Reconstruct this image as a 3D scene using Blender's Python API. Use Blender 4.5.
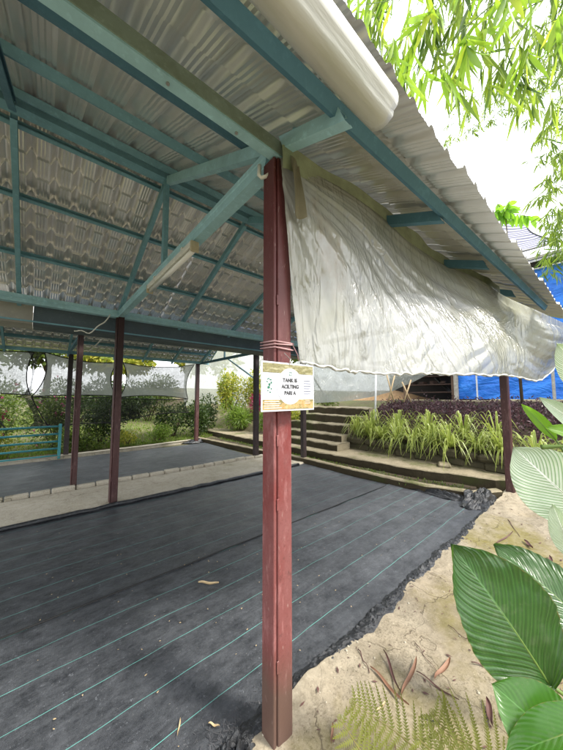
import bpy, math, random
from mathutils import Vector, Matrix, noise
R = math.radians
random.seed(7)

# ------------------------------------------------------------------ camera, sky, sun, exposure
scn = bpy.context.scene
for o in list(bpy.data.objects):
    bpy.data.objects.remove(o)
COL = scn.collection
CF, CPIT, CROLL, CYAW = 282.654, .0753953, -.0016146, .86101
CPOS = Vector((-.86199, -1.03719, 1.5))
fw = Vector((math.cos(CYAW)*math.cos(CPIT), math.sin(CYAW)*math.cos(CPIT), math.sin(CPIT)))
rt = Vector((math.sin(CYAW), -math.cos(CYAW), 0))
up = rt.cross(fw)
rt, up = rt*math.cos(CROLL)+up*math.sin(CROLL), up*math.cos(CROLL)-rt*math.sin(CROLL)
cd = bpy.data.cameras.new('camera')
cam = bpy.data.objects.new('camera', cd)
COL.objects.link(cam)
cd.sensor_fit = 'HORIZONTAL'
cd.sensor_width = 36
cd.lens = 36*CF/563
cd.clip_start = .02
cd.clip_end = 1000
cam.matrix_world = Matrix(((rt.x, up.x, -fw.x, CPOS.x), (rt.y, up.y, -fw.y, CPOS.y), (rt.z, up.z, -fw.z, CPOS.z), (0, 0, 0, 1)))
scn.camera = cam

SUN_EL, SUN_AZ = R(48), R(-66)       # azimuth measured from +x towards +y: the sun stands off the open eave
world = bpy.data.worlds.new('World')
scn.world = world
world.use_nodes = True
wn, wl = world.node_tree.nodes, world.node_tree.links
bg = wn['Background']
sky = wn.new('ShaderNodeTexSky')
sky.sky_type = 'NISHITA'
sky.sun_disc = False
sky.sun_elevation = SUN_EL
sky.sun_rotation = R(90)-SUN_AZ
sky.dust_density = 4
sky.air_density = 1.2
wc = wn.new('ShaderNodeTexCoord')
wm = wn.new('ShaderNodeMapping')
wm.inputs['Scale'].default_value = (1, 1, 2.2)
wl.new(wc.outputs['Generated'], wm.inputs['Vector'])
cn = wn.new('ShaderNodeTexNoise')
cn.inputs['Scale'].default_value = 2.3
cn.inputs['Detail'].default_value = 7
wl.new(wm.outputs[0], cn.inputs['Vector'])
cr = wn.new('ShaderNodeMapRange')
cr.inputs['From Min'].default_value = .35
cr.inputs['From Max'].default_value = .6
cr.inputs['To Min'].default_value = .72
cr.inputs['To Max'].default_value = 1.0
wl.new(cn.outputs['Fac'], cr.inputs['Value'])
mx = wn.new('ShaderNodeMix')
mx.data_type = 'RGBA'
wl.new(cr.outputs[0], mx.inputs['Factor'])
wl.new(sky.outputs[0], mx.inputs['A'])
mx.inputs['B'].default_value = (9.0, 9.2, 9.5, 1)      # bright thin overcast
wl.new(mx.outputs['Result'], bg.inputs['Color'])
bg.inputs['Strength'].default_value = .13

sd = bpy.data.lights.new('sun', 'SUN')
sd.energy = 2.2
sd.angle = R(11)
sd.color = (1, .95, .86)
sun = bpy.data.objects.new('sun', sd)
COL.objects.link(sun)
sun.rotation_euler = Vector((math.cos(SUN_AZ)*math.cos(SUN_EL), math.sin(SUN_AZ)*math.cos(SUN_EL), math.sin(SUN_EL))).to_track_quat('Z', 'Y').to_euler()

scn.view_settings.view_transform = 'Standard'
scn.view_settings.look = 'None'
scn.view_settings.gamma = 1
scn.view_settings.exposure = 1.5
scn.cycles.max_bounces = 8
scn.cycles.diffuse_bounces = 4
scn.cycles.transparent_max_bounces = 16


def at(u, v, d):
    """a measured direction of the survey (photo position) at distance d in front of the survey point"""
    return CPOS + (fw + rt*((u-281.5)/CF) - up*((v-375)/CF))*d


# ------------------------------------------------------------------ helpers
def tag(o, label=None, cat=None, group=None, kind=None):
    if label: o['label'] = label
    if cat: o['category'] = cat
    if group: o['group'] = group
    if kind: o['kind'] = kind
    return o


def thing(name, label, cat, loc, group=None):
    o = bpy.data.objects.new(name, None)
    o.empty_display_size = .1
    o.location = loc
    COL.objects.link(o)
    return tag(o, label, cat, group)


def origin(o):
    v = Vector((0, 0, 0))
    while o is not None:
        v += o.location
        o = o.parent
    return v


class MB:
    def __init__(s):
        s.v, s.f, s.m, s.uv = [], [], [], {}

    def face(s, idx, m=0):
        s.f.append(idx); s.m.append(m)

    def box(s, c, size, m=0, rz=0, jit=0, rot=None):
        c = Vector(c); hx, hy, hz = size[0]/2, size[1]/2, size[2]/2
        M = rot if rot else Matrix.Rotation(rz, 3, 'Z')
        b = len(s.v)
        for dx, dy, dz in ((-1, -1, -1), (1, -1, -1), (1, 1, -1), (-1, 1, -1), (-1, -1, 1), (1, -1, 1), (1, 1, 1), (-1, 1, 1)):
            p = Vector((dx*hx, dy*hy, dz*hz))
            if jit: p += Vector((random.uniform(-jit, jit) for _ in range(3)))
            s.v.append(c + M @ p)
        for q in ((0, 3, 2, 1), (4, 5, 6, 7), (0, 1, 5, 4), (1, 2, 6, 5), (2, 3, 7, 6), (3, 0, 4, 7)):
            s.face([b+i for i in q], m)
        return s

    def cbox(s, c, size, ch=.006, m=0, rot=None, rz=0):
        """box with chamfered edges"""
        c = Vector(c); M = rot if rot else Matrix.Rotation(rz, 3, 'Z')
        import itertools
        h = [size[0]/2, size[1]/2, size[2]/2]
        b = len(s.v); ids = {}
        for sx, sy, sz in itertools.product((-1, 1), repeat=3):
            for ax in range(3):
                p = [sx*(h[0]-ch), sy*(h[1]-ch), sz*(h[2]-ch)]
                p[ax] = (sx, sy, sz)[ax]*h[ax]
                ids[(sx, sy, sz, ax)] = len(s.v)
                s.v.append(c + M @ Vector(p))
        def addf(lst):
            pts = [s.v[i] for i in lst]
            n = (pts[1]-pts[0]).cross(pts[2]-pts[0])
            ctr = sum(pts, Vector())/len(pts) - c
            s.face(lst if n.dot(ctr) > 0 else lst[::-1], m)
        for ax in range(3):
            o1, o2 = [a for a in range(3) if a != ax]
            for sg in (-1, 1):
                q = []
                for a, bb in ((-1, -1), (1, -1), (1, 1), (-1, 1)):
                    k = [0, 0, 0]; k[ax] = sg; k[o1] = a; k[o2] = bb
                    q.append(ids[(k[0], k[1], k[2], ax)])
                addf(q)
            for a in (-1, 1):
                for bb in (-1, 1):
                    q = []
                    for sg, fa in ((-1, o1), (1, o1), (1, o2), (-1, o2)):
                        k = [0, 0, 0]; k[ax] = sg; k[o1] = a; k[o2] = bb
                        q.append(ids[(k[0], k[1], k[2], fa)])
                    addf(q)
        for sx, sy, sz in itertools.product((-1, 1), repeat=3):
            addf([ids[(sx, sy, sz, a)] for a in range(3)])
        return s

    def tube(s, pts, rad, n=8, m=0, cap=True, sq=1.0):
        pts = [Vector(p) for p in pts]
        if not hasattr(rad, '__len__'): rad = [rad]*len(pts)
        b = len(s.v); prev = None
        for i, p in enumerate(pts):
            t = (pts[min(i+1, len(pts)-1)]-pts[max(i-1, 0)]).normalized()
            if prev is None:
                a = Vector((0, 0, 1)) if abs(t.z) < .9 else Vector((1, 0, 0))
                x = t.cross(a).normalized()
            else:
                x = (prev - t*prev.dot(t)).normalized()
            prev = x; y = t.cross(x)
            for k in range(n):
                a = 2*math.pi*k/n
                s.v.append(p + (x*math.cos(a)*sq + y*math.sin(a))*rad[i])
        for i in range(len(pts)-1):
            for k in range(n):
                k2 = (k+1) % n
                s.face([b+i*n+k, b+i*n+k2, b+(i+1)*n+k2, b+(i+1)*n+k], m)
        if cap:
            s.face([b+k for k in range(n)][::-1], m)
            s.face([b+(len(pts)-1)*n+k for k in range(n)], m)
        return s

    def prism(s, prof, p0, p1, side, upv, m=0, cap=True):
        """closed 2D profile (side, up) run from p0 to p1"""
        p0, p1 = Vector(p0), Vector(p1); side, upv = Vector(side).normalized(), Vector(upv).normalized()
        b = len(s.v); n = len(prof)
        for p in (p0, p1):
            for a, c in prof:
                s.v.append(p + side*a + upv*c)
        area = sum(prof[i][0]*prof[(i+1) % n][1]-prof[(i+1) % n][0]*prof[i][1] for i in range(n))
        flip = (side.cross(upv).dot(p1-p0) * area) < 0
        for k in range(n):
            q = [b+k, b+(k+1) % n, b+n+(k+1) % n, b+n+k]
            s.face(q[::-1] if flip else q, m)
        if cap:
            c0 = [b+k for k in range(n)]; c1 = [b+n+k for k in range(n)]
            s.face(c0 if flip else c0[::-1], m); s.face(c1[::-1] if flip else c1, m)
        return s

    def grid(s, fn, nu, nv, m=0, uv=False):
        b = len(s.v)
        for j in range(nv+1):
            for i in range(nu+1):
                s.v.append(Vector(fn(i/nu, j/nv)))
                if uv: s.uv[len(s.v)-1] = (i/nu, j/nv)
        for j in range(nv):
            for i in range(nu):
                k = b+j*(nu+1)+i
                s.face([k, k+1, k+nu+2, k+nu+1], m)
        return s

    def build(s, name, mats, parent=None, smooth=False, label=None, loc=None):
        if not isinstance(mats, (list, tuple)): mats = [mats]
        if parent is not None:
            o0 = origin(parent)
            lloc = Vector((0, 0, 0))
        else:
            if loc is None:
                mn = [min(v[i] for v in s.v) for i in range(3)]; mxx = [max(v[i] for v in s.v) for i in range(3)]
                loc = Vector(((mn[0]+mxx[0])/2, (mn[1]+mxx[1])/2, mn[2]))
            o0 = Vector(loc); lloc = Vector(loc)
        me = bpy.data.meshes.new(name)
        me.from_pydata([tuple(Vector(v)-o0) for v in s.v], [], s.f)
        for mm in mats: me.materials.append(mm)
        if len(mats) > 1: me.polygons.foreach_set('material_index', s.m)
        if smooth: me.polygons.foreach_set('use_smooth', [True]*len(me.polygons))
        if s.uv:
            ul = me.uv_layers.new(name='UVMap')
            vi = [0]*len(me.loops); me.loops.foreach_get('vertex_index', vi)
            flat = []
            for k in vi: flat.extend(s.uv.get(k, (0, 0)))
            ul.data.foreach_set('uv', flat)
        me.update()
        o = bpy.data.objects.new(name, me)
        o.location = lloc
        COL.objects.link(o)
        if parent is not None: o.parent = parent
        if label: o['label'] = label
        return o


def inst(name, me, parent, M):
    """another copy of a shared mesh, world matrix M"""
    o = bpy.data.objects.new(name, me)
    COL.objects.link(o)
    if parent is not None:
        o.parent = parent
        M = Matrix.Translation(-origin(parent)) @ M
    o.matrix_local = M
    return o


# C section with lips: w = depth of the web direction (up), b = flange width (side)
def cprof(b, w, t=.004, lip=.014):
    return [(0, -w/2), (b, -w/2), (b, -w/2+lip), (b-t, -w/2+lip), (b-t, -w/2+t), (t, -w/2+t), (t, w/2-t), (b-t, w/2-t), (b-t, w/2-lip), (b, w/2-lip), (b, w/2), (0, w/2)]


# ------------------------------------------------------------------ materials
class NM:
    def __init__(s, name):
        s.mat = bpy.data.materials.new(name); s.mat.use_nodes = True
        s.n, s.l = s.mat.node_tree.nodes, s.mat.node_tree.links
        s.b = s.n['Principled BSDF']; s.out = s.n['Material Output']
        s.tc = s.n.new('ShaderNodeTexCoord')

    def add(s, t, **kw):
        k = s.n.new(t)
        for a, v in kw.items(): setattr(k, a, v)
        return k

    def co(s, scale=(1, 1, 1), kind='Object', rot=(0, 0, 0)):
        m = s.add('ShaderNodeMapping'); m.inputs['Scale'].default_value = scale; m.inputs['Rotation'].default_value = rot
        s.l.new(s.tc.outputs[kind], m.inputs['Vector']); return m.outputs[0]

    def noise(s, sc, det=5, co=None, rough=.6, dist=0):
        k = s.add('ShaderNodeTexNoise'); k.inputs['Scale'].default_value = sc; k.inputs['Detail'].default_value = det
        k.inputs['Roughness'].default_value = rough; k.inputs['Distortion'].default_value = dist
        s.l.new(co if co else s.tc.outputs['Object'], k.inputs['Vector']); return k.outputs['Fac']

    def ramp(s, f, lo, hi, a=0., b=1.):
        k = s.add('ShaderNodeMapRange'); k.inputs['From Min'].default_value = lo; k.inputs['From Max'].default_value = hi
        k.inputs['To Min'].default_value = a; k.inputs['To Max'].default_value = b
        s.l.new(f, k.inputs['Value']); return k.outputs[0]

    def mix(s, f, a, b, mode='MIX'):
        k = s.add('ShaderNodeMix', data_type='RGBA', blend_type=mode)
        for nm, x in (('Factor', f), ('A', a), ('B', b)):
            if isinstance(x, (int, float)): k.inputs[nm].default_value = x
            elif isinstance(x, tuple): k.inputs[nm].default_value = (*x, 1)
            else: s.l.new(x, k.inputs[nm])
        return k.outputs['Result']

    def math(s, op, a, b=0., c=None):
        k = s.add('ShaderNodeMath', operation=op)
        for i, x in enumerate((a, b) if c is None else (a, b, c)):
            if isinstance(x, (int, float)): k.inputs[i].default_value = x
            else: s.l.new(x, k.inputs[i])
        return k.outputs[0]

    def sep(s, kind='Object'):
        k = s.add('ShaderNodeSeparateXYZ'); s.l.new(s.tc.outputs[kind], k.inputs[0]); return k.outputs

    def col(s, c):
        if isinstance(c, tuple): s.b.inputs['Base Color'].default_value = (*c, 1)
        else: s.l.new(c, s.b.inputs['Base Color'])
        return s

    def rough(s, r):
        if isinstance(r, (int, float)): s.b.inputs['Roughness'].default_value = r
        else: s.l.new(r, s.b.inputs['Roughness'])
        return s

    def bump(s, h, st=.3, d=.01):
        k = s.add('ShaderNodeBump'); k.inputs['Strength'].default_value = st; k.inputs['Distance'].default_value = d
        s.l.new(h, k.inputs['Height']); s.l.new(k.outputs[0], s.b.inputs['Normal']); s.nrm = k.outputs[0]; return s

    def rnd(s):
        k = s.add('ShaderNodeNewGeometry'); return k.outputs['Random Per Island']

    def spec(s, v):
        s.b.inputs['Specular IOR Level'].default_value = v; return s


def paint(name, base, dirt, rust=(.12, .05, .025), amt=.5, rough=.45, sc=3):
    m = NM(name)
    n1 = m.noise(sc, 8, rough=.7); n2 = m.noise(sc*9, 4)
    c = m.mix(m.ramp(n1, .4, .7, 0, amt), base, dirt)
    c = m.mix(m.ramp(n2, .55, .8, 0, .55), c, tuple(min(1, x*1.5+.02) for x in base))
    n3 = m.noise(sc*4, 8, rough=.8)
    c = m.mix(m.ramp(n3, .68, .72, 0, .85), c, rust)
    m.col(c).rough(m.ramp(n1, .3, .7, rough, rough+.25)).bump(n2, .15, .003)
    return m.mat


M = {}
M['teal'] = paint('teal_paint', (.19, .38, .45), (.09, .19, .22), amt=.6)
M['teal_light'] = paint('pale_teal_paint', (.34, .57, .63), (.18, .31, .33), amt=.6)
M['blue'] = paint('blue_teal_paint', (.075, .19, .26), (.045, .11, .15), amt=.5)
M['algae'] = paint('teal_paint_green_with_algae', (.20, .26, .21), (.12, .15, .10), amt=.9, rough=.6, sc=5)
M['fence_teal'] = paint('fence_teal_paint', (.04, .25, .27), (.04, .15, .16), amt=.4)

def mk_post(name, red, pink, brown, zlo, zhi, dark=.5):
    m = NM(name)
    st = m.noise(26, 6, m.co((1, 1, .22)), .75)
    big = m.noise(3.2, 5, m.co((1, 1, .5)))
    c = m.mix(m.ramp(big, .4, .62, 0, 1), red, pink)
    c = m.mix(m.ramp(m.noise(7, 9, m.co((1, 1, .6)), .85), .50, .60, 0, .75), c, pink)
    c = m.mix(m.ramp(m.noise(90, 5, rough=.85), .55, .66, 0, .55), c, tuple(v*.35 for v in red))
    c = m.mix(m.ramp(st, .53, .64, 0, .8), c, tuple(min(1, x*1.35+.03) for x in pink))
    c = m.mix(m.ramp(m.noise(11, 7, rough=.8), .58, .70, 0, dark), c, (.045, .018, .016))
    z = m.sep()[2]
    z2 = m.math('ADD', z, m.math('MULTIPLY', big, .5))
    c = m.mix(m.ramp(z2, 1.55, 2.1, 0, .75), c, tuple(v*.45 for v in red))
    c = m.mix(m.ramp(z2, zlo, zhi, .95, 0), c, brown)
    c = m.mix(m.ramp(m.noise(60, 3, m.co((1, 1, .3))), .64, .72, 0, .3), c, (.36, .27, .24))
    c = m.mix(m.ramp(m.noise(5, 10, m.co((1, 1, .35)), .85), .60, .64, 0, .7), c, (.10, .045, .025))
    m.col(c).rough(.55).bump(m.noise(45, 5), .35, .003)
    return m.mat
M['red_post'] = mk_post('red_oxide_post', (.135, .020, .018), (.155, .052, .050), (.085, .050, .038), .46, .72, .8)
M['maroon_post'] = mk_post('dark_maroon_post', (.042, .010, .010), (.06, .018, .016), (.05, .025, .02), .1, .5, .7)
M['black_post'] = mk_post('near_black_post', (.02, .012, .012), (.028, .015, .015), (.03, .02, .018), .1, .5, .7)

def mk_roof():
    m = NM('roof_sheet_underside')
    st = m.noise(2.5, 5, m.co((1, .4, 1)), .6)
    n2 = m.noise(1.1, 4)
    c = m.mix(m.ramp(st, .35, .7), (.71, .70, .685), (.86, .85, .835))
    c = m.mix(m.ramp(n2, .45, .7, 0, .45), c, (.52, .50, .46))
    c = m.mix(m.ramp(m.noise(30, 6, m.co((1, .3, 1)), .8), .66, .74, 0, .4), c, (.22, .17, .12))
    m.col(c).rough(.30).spec(.7).bump(m.noise(80, 3), .06, .002)
    m.b.inputs['Metallic'].default_value = .68
    return m.mat
M['roof'] = mk_roof()
M['gutter'] = paint('slate_gutter_paint', (.075, .105, .125), (.05, .07, .08), amt=.5)
M['gutter_pale'] = paint('lit_gutter_segment', (.35, .34, .30), (.22, .21, .18), amt=.5)  # separate gutter segment, its pale colour includes the light falling on it

def mk_mat(name, base, dust, stripe, sa, da):
    m = NM(name)
    x, y, z = m.sep()
    wob = m.math('MULTIPLY', m.math('SUBTRACT', m.noise(1.3, 2), .5), .035)
    yy = m.math('ADD', y, wob)
    d = m.math('ABSOLUTE', m.math('SUBTRACT', m.math('FRACT', m.math('ADD', m.math('DIVIDE', yy, .235), .15)), .5))
    line = m.ramp(d, .005, .010, 1, 0)
    fine = m.math('ABSOLUTE', m.math('SUBTRACT', m.math('FRACT', m.math('DIVIDE', yy, .047)), .5))
    weave = m.add('ShaderNodeTexWave', bands_direction='X'); weave.inputs['Scale'].default_value = 60
    m.l.new(m.tc.outputs['Object'], weave.inputs['Vector'])
    weave2 = m.add('ShaderNodeTexWave', bands_direction='Y'); weave2.inputs['Scale'].default_value = 75
    m.l.new(m.tc.outputs['Object'], weave2.inputs['Vector'])
    w = m.math('MULTIPLY', weave.outputs['Fac'], weave2.outputs['Fac'])
    dustf = m.ramp(m.noise(5.5, 15, m.co((.8, 1.1, 1)), .9), .42, .66, 0, da)
    streak = m.ramp(m.noise(7, 7, m.co((.22, 2.6, 1)), .75), .45, .72, 0, .35)
    c = m.mix(m.ramp(fine, .3, .5, 0, .22), base, tuple(v*1.9 for v in base))
    c = m.mix(streak, c, tuple(v*.6+b*.4 for v, b in zip(dust, base)))
    c = m.mix(dustf, c, dust)
    c = m.mix(m.ramp(m.noise(38, 6, None, .8), .60, .70, 0, .6), c, tuple(min(1, v*1.8) for v in dust))
    c = m.mix(m.ramp(m.noise(14, 8, None, .75), .66, .72, 0, .7), c, (.24, .24, .24))
    c = m.mix(m.ramp(m.noise(120, 2), .72, .76, 0, .6), c, (.3, .29, .27))
    fade = m.ramp(m.noise(6, 4), .3, .6, .45, 1)
    c = m.mix(m.math('MULTIPLY', m.math('MULTIPLY', line, fade), sa), c, stripe)
    m.col(c).rough(m.ramp(m.noise(3, 8), .3, .7, .36, .58)).spec(.55)
    h = m.math('ADD', m.math('MULTIPLY', w, .15), m.math('ADD', m.math('MULTIPLY', m.noise(4, 4, m.co((.5, 1.5, 1))), 2.5), m.noise(22, 4)))
    m.bump(h, .5, .007)
    return m.mat
M['mat'] = mk_mat('black_woven_weed_mat', (.016, .018, .022), (.125, .133, .147), (.12, .36, .32), .95, .62)
M['mat_far'] = mk_mat('dusty_weed_mat_shaded', (.015, .017, .021), (.105, .112, .124), (.12, .33, .30), 1.0, .62)  # same dusty mat, coloured darker for the shade farther under the roofs

def mk_black(name='black_plastic_film'):
    m = NM(name)
    m.col(m.mix(m.ramp(m.noise(30, 5), .5, .75), (.010, .011, .013), (.06, .065, .072))).rough(.35).bump(m.noise(35, 6, rough=.75), .8, .01)
    return m.mat
M['black'] = mk_black()

def mk_conc(name, a, b, dark, moss, mossa, sc=1.0, cracks=True, pos=None):
    m = NM(name)
    n1 = m.noise(1.1*sc, 9, rough=.7); n2 = m.noise(14*sc, 8, rough=.75); n3 = m.noise(.55*sc, 6, rough=.65)
    c = m.mix(m.ramp(n1, .32, .66), a, b)
    c = m.mix(m.ramp(n2, .46, .72, 0, .6), c, dark)
    c = m.mix(m.math('MULTIPLY', m.ramp(m.noise(75*sc, 5, rough=.85), .50, .66, 0, .85), m.ramp(m.noise(1.7*sc, 4), .42, .6, .25, 1)), c, tuple(v*.6 for v in dark))
    c = m.mix(m.ramp(m.noise(60*sc, 3), .6, .75, 0, .5), c, tuple(min(1, v*1.35) for v in a))
    if mossa:
        c = m.mix(m.math('MULTIPLY', m.ramp(n3, .52, .64), m.ramp(n2, .3, .6, .3, mossa)), c, moss)
    h = m.math('ADD', n2, m.math('MULTIPLY', m.noise(60*sc, 6, rough=.7), .35))
    if cracks:
        v = m.add('ShaderNodeTexVoronoi', feature='DISTANCE_TO_EDGE'); v.inputs['Scale'].default_value = 1.7*sc
        wv = m.add('ShaderNodeVectorMath', operation='ADD')
        nz = m.add('ShaderNodeTexNoise'); nz.inputs['Scale'].default_value = 4; nz.inputs['Detail'].default_value = 6
        m.l.new(m.tc.outputs['Object'], nz.inputs['Vector'])
        sc_ = m.add('ShaderNodeVectorMath', operation='SCALE'); sc_.inputs['Scale'].default_value = .35
        m.l.new(nz.outputs['Color'], sc_.inputs[0]); m.l.new(m.tc.outputs['Object'], wv.inputs[0]); m.l.new(sc_.outputs[0], wv.inputs[1])
        m.l.new(wv.outputs[0], v.inputs['Vector'])
        ck = m.ramp(v.outputs['Distance'], .0, .008, 1, 0)
        ck = m.math('MULTIPLY', ck, m.ramp(n1, .45, .55))
        c = m.mix(m.math('MULTIPLY', ck, .7), c, (.08, .06, .04))
        h = m.math('SUBTRACT', h, m.math('MULTIPLY', ck, .6))
    m.col(c).rough(.88).spec(.2).bump(h, .55, .012)
    return m.mat
M['bank'] = mk_conc('sandy_cement_bank', (.38, .335, .255), (.26, .215, .15), (.10, .08, .05), (.19, .165, .045), .85)
M['path'] = mk_conc('pale_cement_path', (.48, .44, .36), (.39, .35, .27), (.24, .21, .15), (.14, .15, .07), .35)
M['kerb'] = mk_conc('mossy_kerb_concrete', (.33, .285, .20), (.22, .185, .12), (.10, .085, .05), (.08, .095, .03), .95, 2.0, False)
M['steptop'] = mk_conc('worn_step_concrete', (.27, .235, .165), (.17, .145, .095), (.08, .07, .045), (.075, .09, .028), .95, 2.5, False)
M['kerbside'] = mk_conc('mossy_riser_shaded', (.060, .048, .028), (.04, .032, .018), (.02, .017, .01), (.045, .055, .015), .8, 2.5, False)  # vertical faces: moss, with the shade under the edges painted in as well
M['wallstone'] = mk_conc('mossy_dark_stone', (.085, .075, .045), (.055, .05, .03), (.03, .028, .018), (.07, .10, .025), .95, 3.0, False)
M['soil'] = mk_conc('dark_soil', (.07, .052, .035), (.05, .038, .025), (.03, .024, .017), (.06, .09, .02), .8, 3.0, False)

def mk_ground():
    m = NM('garden_ground')
    n = m.noise(.5, 8, rough=.7); n2 = m.noise(6, 8, rough=.7)
    c = m.mix(m.ramp(n2, .35, .65), (.09, .075, .05), (.15, .12, .08))
    c = m.mix(m.ramp(n, .4, .6), c, (.12, .125, .055))
    m.col(c).rough(.95).spec(.1).bump(n2, .7, .03)
    return m.mat
M['ground'] = mk_ground()

def leafm(name, a, b, back=None, tl=.45, rough=.42, glow=None):
    m = NM(name)
    r = m.rnd()
    c = m.mix(r, a, b)
    c = m.mix(m.ramp(m.noise(5, 3), .35, .7, 0, .35), c, tuple(v*.55 for v in a))
    m.col(c).rough(rough).spec(.4)
    tr = m.add('ShaderNodeBsdfTranslucent'); g = glow or tuple(min(1, v*1.6) for v in b)
    m.l.new(m.mix(r, tuple(min(1, v*1.5) for v in a), g), tr.inputs['Color'])
    mx = m.add('ShaderNodeMixShader'); mx.inputs[0].default_value = tl
    m.l.new(m.b.outputs[0], mx.inputs[1]); m.l.new(tr.outputs[0], mx.inputs[2]); m.l.new(mx.outputs[0], m.out.inputs[0])
    return m.mat
M['bamboo'] = leafm('bamboo_leaves', (.05, .10, .018), (.21, .32, .03), tl=.55, glow=(.45, .58, .05))
M['bamboo_far'] = leafm('distant_bamboo_leaves', (.09, .14, .03), (.22, .27, .06), tl=.5)
M['sprig'] = leafm('bright_green_leaves', (.10, .24, .015), (.22, .40, .03), tl=.6)
M['shrub'] = leafm('dark_shrub_leaves', (.016, .036, .008), (.06, .10, .018), tl=.35)
M['lime'] = leafm('yellow_green_croton_leaves', (.13, .20, .02), (.42, .38, .05), tl=.4)
M['magenta'] = leafm('magenta_leaves', (.16, .01, .04), (.34, .03, .09), tl=.35)
M['purple'] = leafm('purple_hedge_leaves', (.045, .028, .032), (.13, .062, .070), tl=.2)
M['pink'] = leafm('pink_petals', (.5, .07, .20), (.65, .16, .35), tl=.4)
M['grass'] = leafm('grass_blades', (.09, .16, .02), (.22, .30, .05), tl=.5)
M['tree'] = leafm('tree_leaves', (.05, .09, .015), (.14, .19, .03), tl=.4)
M['bark'] = mk_conc('bark', (.12, .09, .06), (.08, .06, .04), (.04, .03, .02), (.1, .11, .05), .5, 4, False)
M['stem'] = leafm('green_stems', (.09, .15, .03), (.13, .2, .04), tl=.1)
M['dry'] = leafm('dry_brown_leaf', (.22, .11, .065), (.30, .17, .11), tl=.1, rough=.6)
M['dry_dark'] = leafm('dark_dry_leaf', (.09, .045, .04), (.16, .08, .07), tl=.1, rough=.6)
M['dry_pale'] = leafm('pale_tan_leaf', (.48, .36, .20), (.52, .40, .23), tl=.1, rough=.6)

def mk_blade(name, g, edge, tl=.4):      # uv.x across the blade
    m = NM(name)
    u = m.sep('UV')[0]
    d = m.math('ABSOLUTE', m.math('SUBTRACT', u, .5))
    c = m.mix(m.ramp(d, .2, .32), g, edge)
    c = m.mix(m.ramp(m.rnd(), 0, 1, 0, .5), c, (.30, .36, .06))
    m.col(c).rough(.4)
    tr = m.add('ShaderNodeBsdfTranslucent'); m.l.new(c, tr.inputs['Color'])
    mx = m.add('ShaderNodeMixShader'); mx.inputs[0].default_value = tl
    m.l.new(m.b.outputs[0], mx.inputs[1]); m.l.new(tr.outputs[0], mx.inputs[2]); m.l.new(mx.outputs[0], m.out.inputs[0])
    return m.mat
M['spider'] = mk_blade('striped_spider_plant_blades', (.13, .24, .02), (.58, .60, .18))

def mk_broad(name, dark, light, vein, nv, vw, pale=0.):   # uv: x across 0..1, y along 0..1
    m = NM(name)
    u, v, _ = m.sep('UV')
    a = m.math('ABSOLUTE', m.math('SUBTRACT', u, .5))
    q = m.math('SUBTRACT', m.math('MULTIPLY', v, nv), m.math('MULTIPLY', a, nv*.75))
    fr = m.math('FRACT', q)
    dist = m.math('ABSOLUTE', m.math('SUBTRACT', fr, .5))
    lines = m.ramp(dist, .5-vw, .5, 0, 1)
    big = m.noise(2.2, 4, m.co((1, 1, 1), 'UV'))
    c = m.mix(m.ramp(dist, .05, .45, 0, .8), light, dark)
    c = m.mix(m.ramp(big, .4, .7, 0, .5), c, dark)
    c = m.mix(lines, c, vein)
    mid = m.ramp(a, .006, .016, 1, 0)
    c = m.mix(mid, c, tuple(min(1, x*1.5+.03) for x in light))
    c = m.mix(m.ramp(m.noise(40, 4, m.co((1, 1, 1), 'UV')), .66, .72, 0, .45), c, (.22, .20, .08))
    edge = m.ramp(m.math('ADD', a, m.math('MULTIPLY', m.noise(9, 6, m.co((1, 2, 1), 'UV')), .05)), .515, .53)
    c = m.mix(m.math('MULTIPLY', edge, .8), c, (.20, .12, .04))
    c = m.mix(m.ramp(m.noise(7, 5, m.co((1, 2, 1), 'UV'), .75), .70, .73, 0, .7), c, (.16, .10, .03))
    c = m.mix(m.ramp(m.noise(3, 8, m.co((1, 2, 1), 'UV'), .8), .5, .7, 0, .25), c, (.20, .20, .15))
    m.col(c).rough(.28 if not pale else .5).spec(.5)
    m.bump(m.math('SUBTRACT', dist, m.math('MULTIPLY', lines, .3)), .35 if nv > 15 else .12, .01)
    tr = m.add('ShaderNodeBsdfTranslucent'); m.l.new(m.mix(.5, c, (.2, .4, .03)), tr.inputs['Color'])
    mx = m.add('ShaderNodeMixShader'); mx.inputs[0].default_value = .3
    m.l.new(m.b.outputs[0], mx.inputs[1]); m.l.new(tr.outputs[0], mx.inputs[2]); m.l.new(mx.outputs[0], m.out.inputs[0])
    return m.mat
M['broad'] = mk_broad('broad_leaf_green', (.014, .050, .010), (.036, .105, .020), (.020, .065, .014), 26, .08)
M['broad_plain'] = mk_broad('broad_leaf_plain_green', (.035, .12, .010), (.045, .145, .014), (.038, .12, .012), 14, .03)
M['broad_white'] = mk_broad('broad_leaf_white_veined', (.40, .50, .33), (.68, .73, .60), (.10, .24, .07), 24, .16, 1)
M['fern_rib'] = leafm('fern_rib', (.14, .13, .03), (.2, .16, .05), tl=.1)
M['fern'] = leafm('olive_fern', (.12, .145, .018), (.20, .20, .035), tl=.4)

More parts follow.
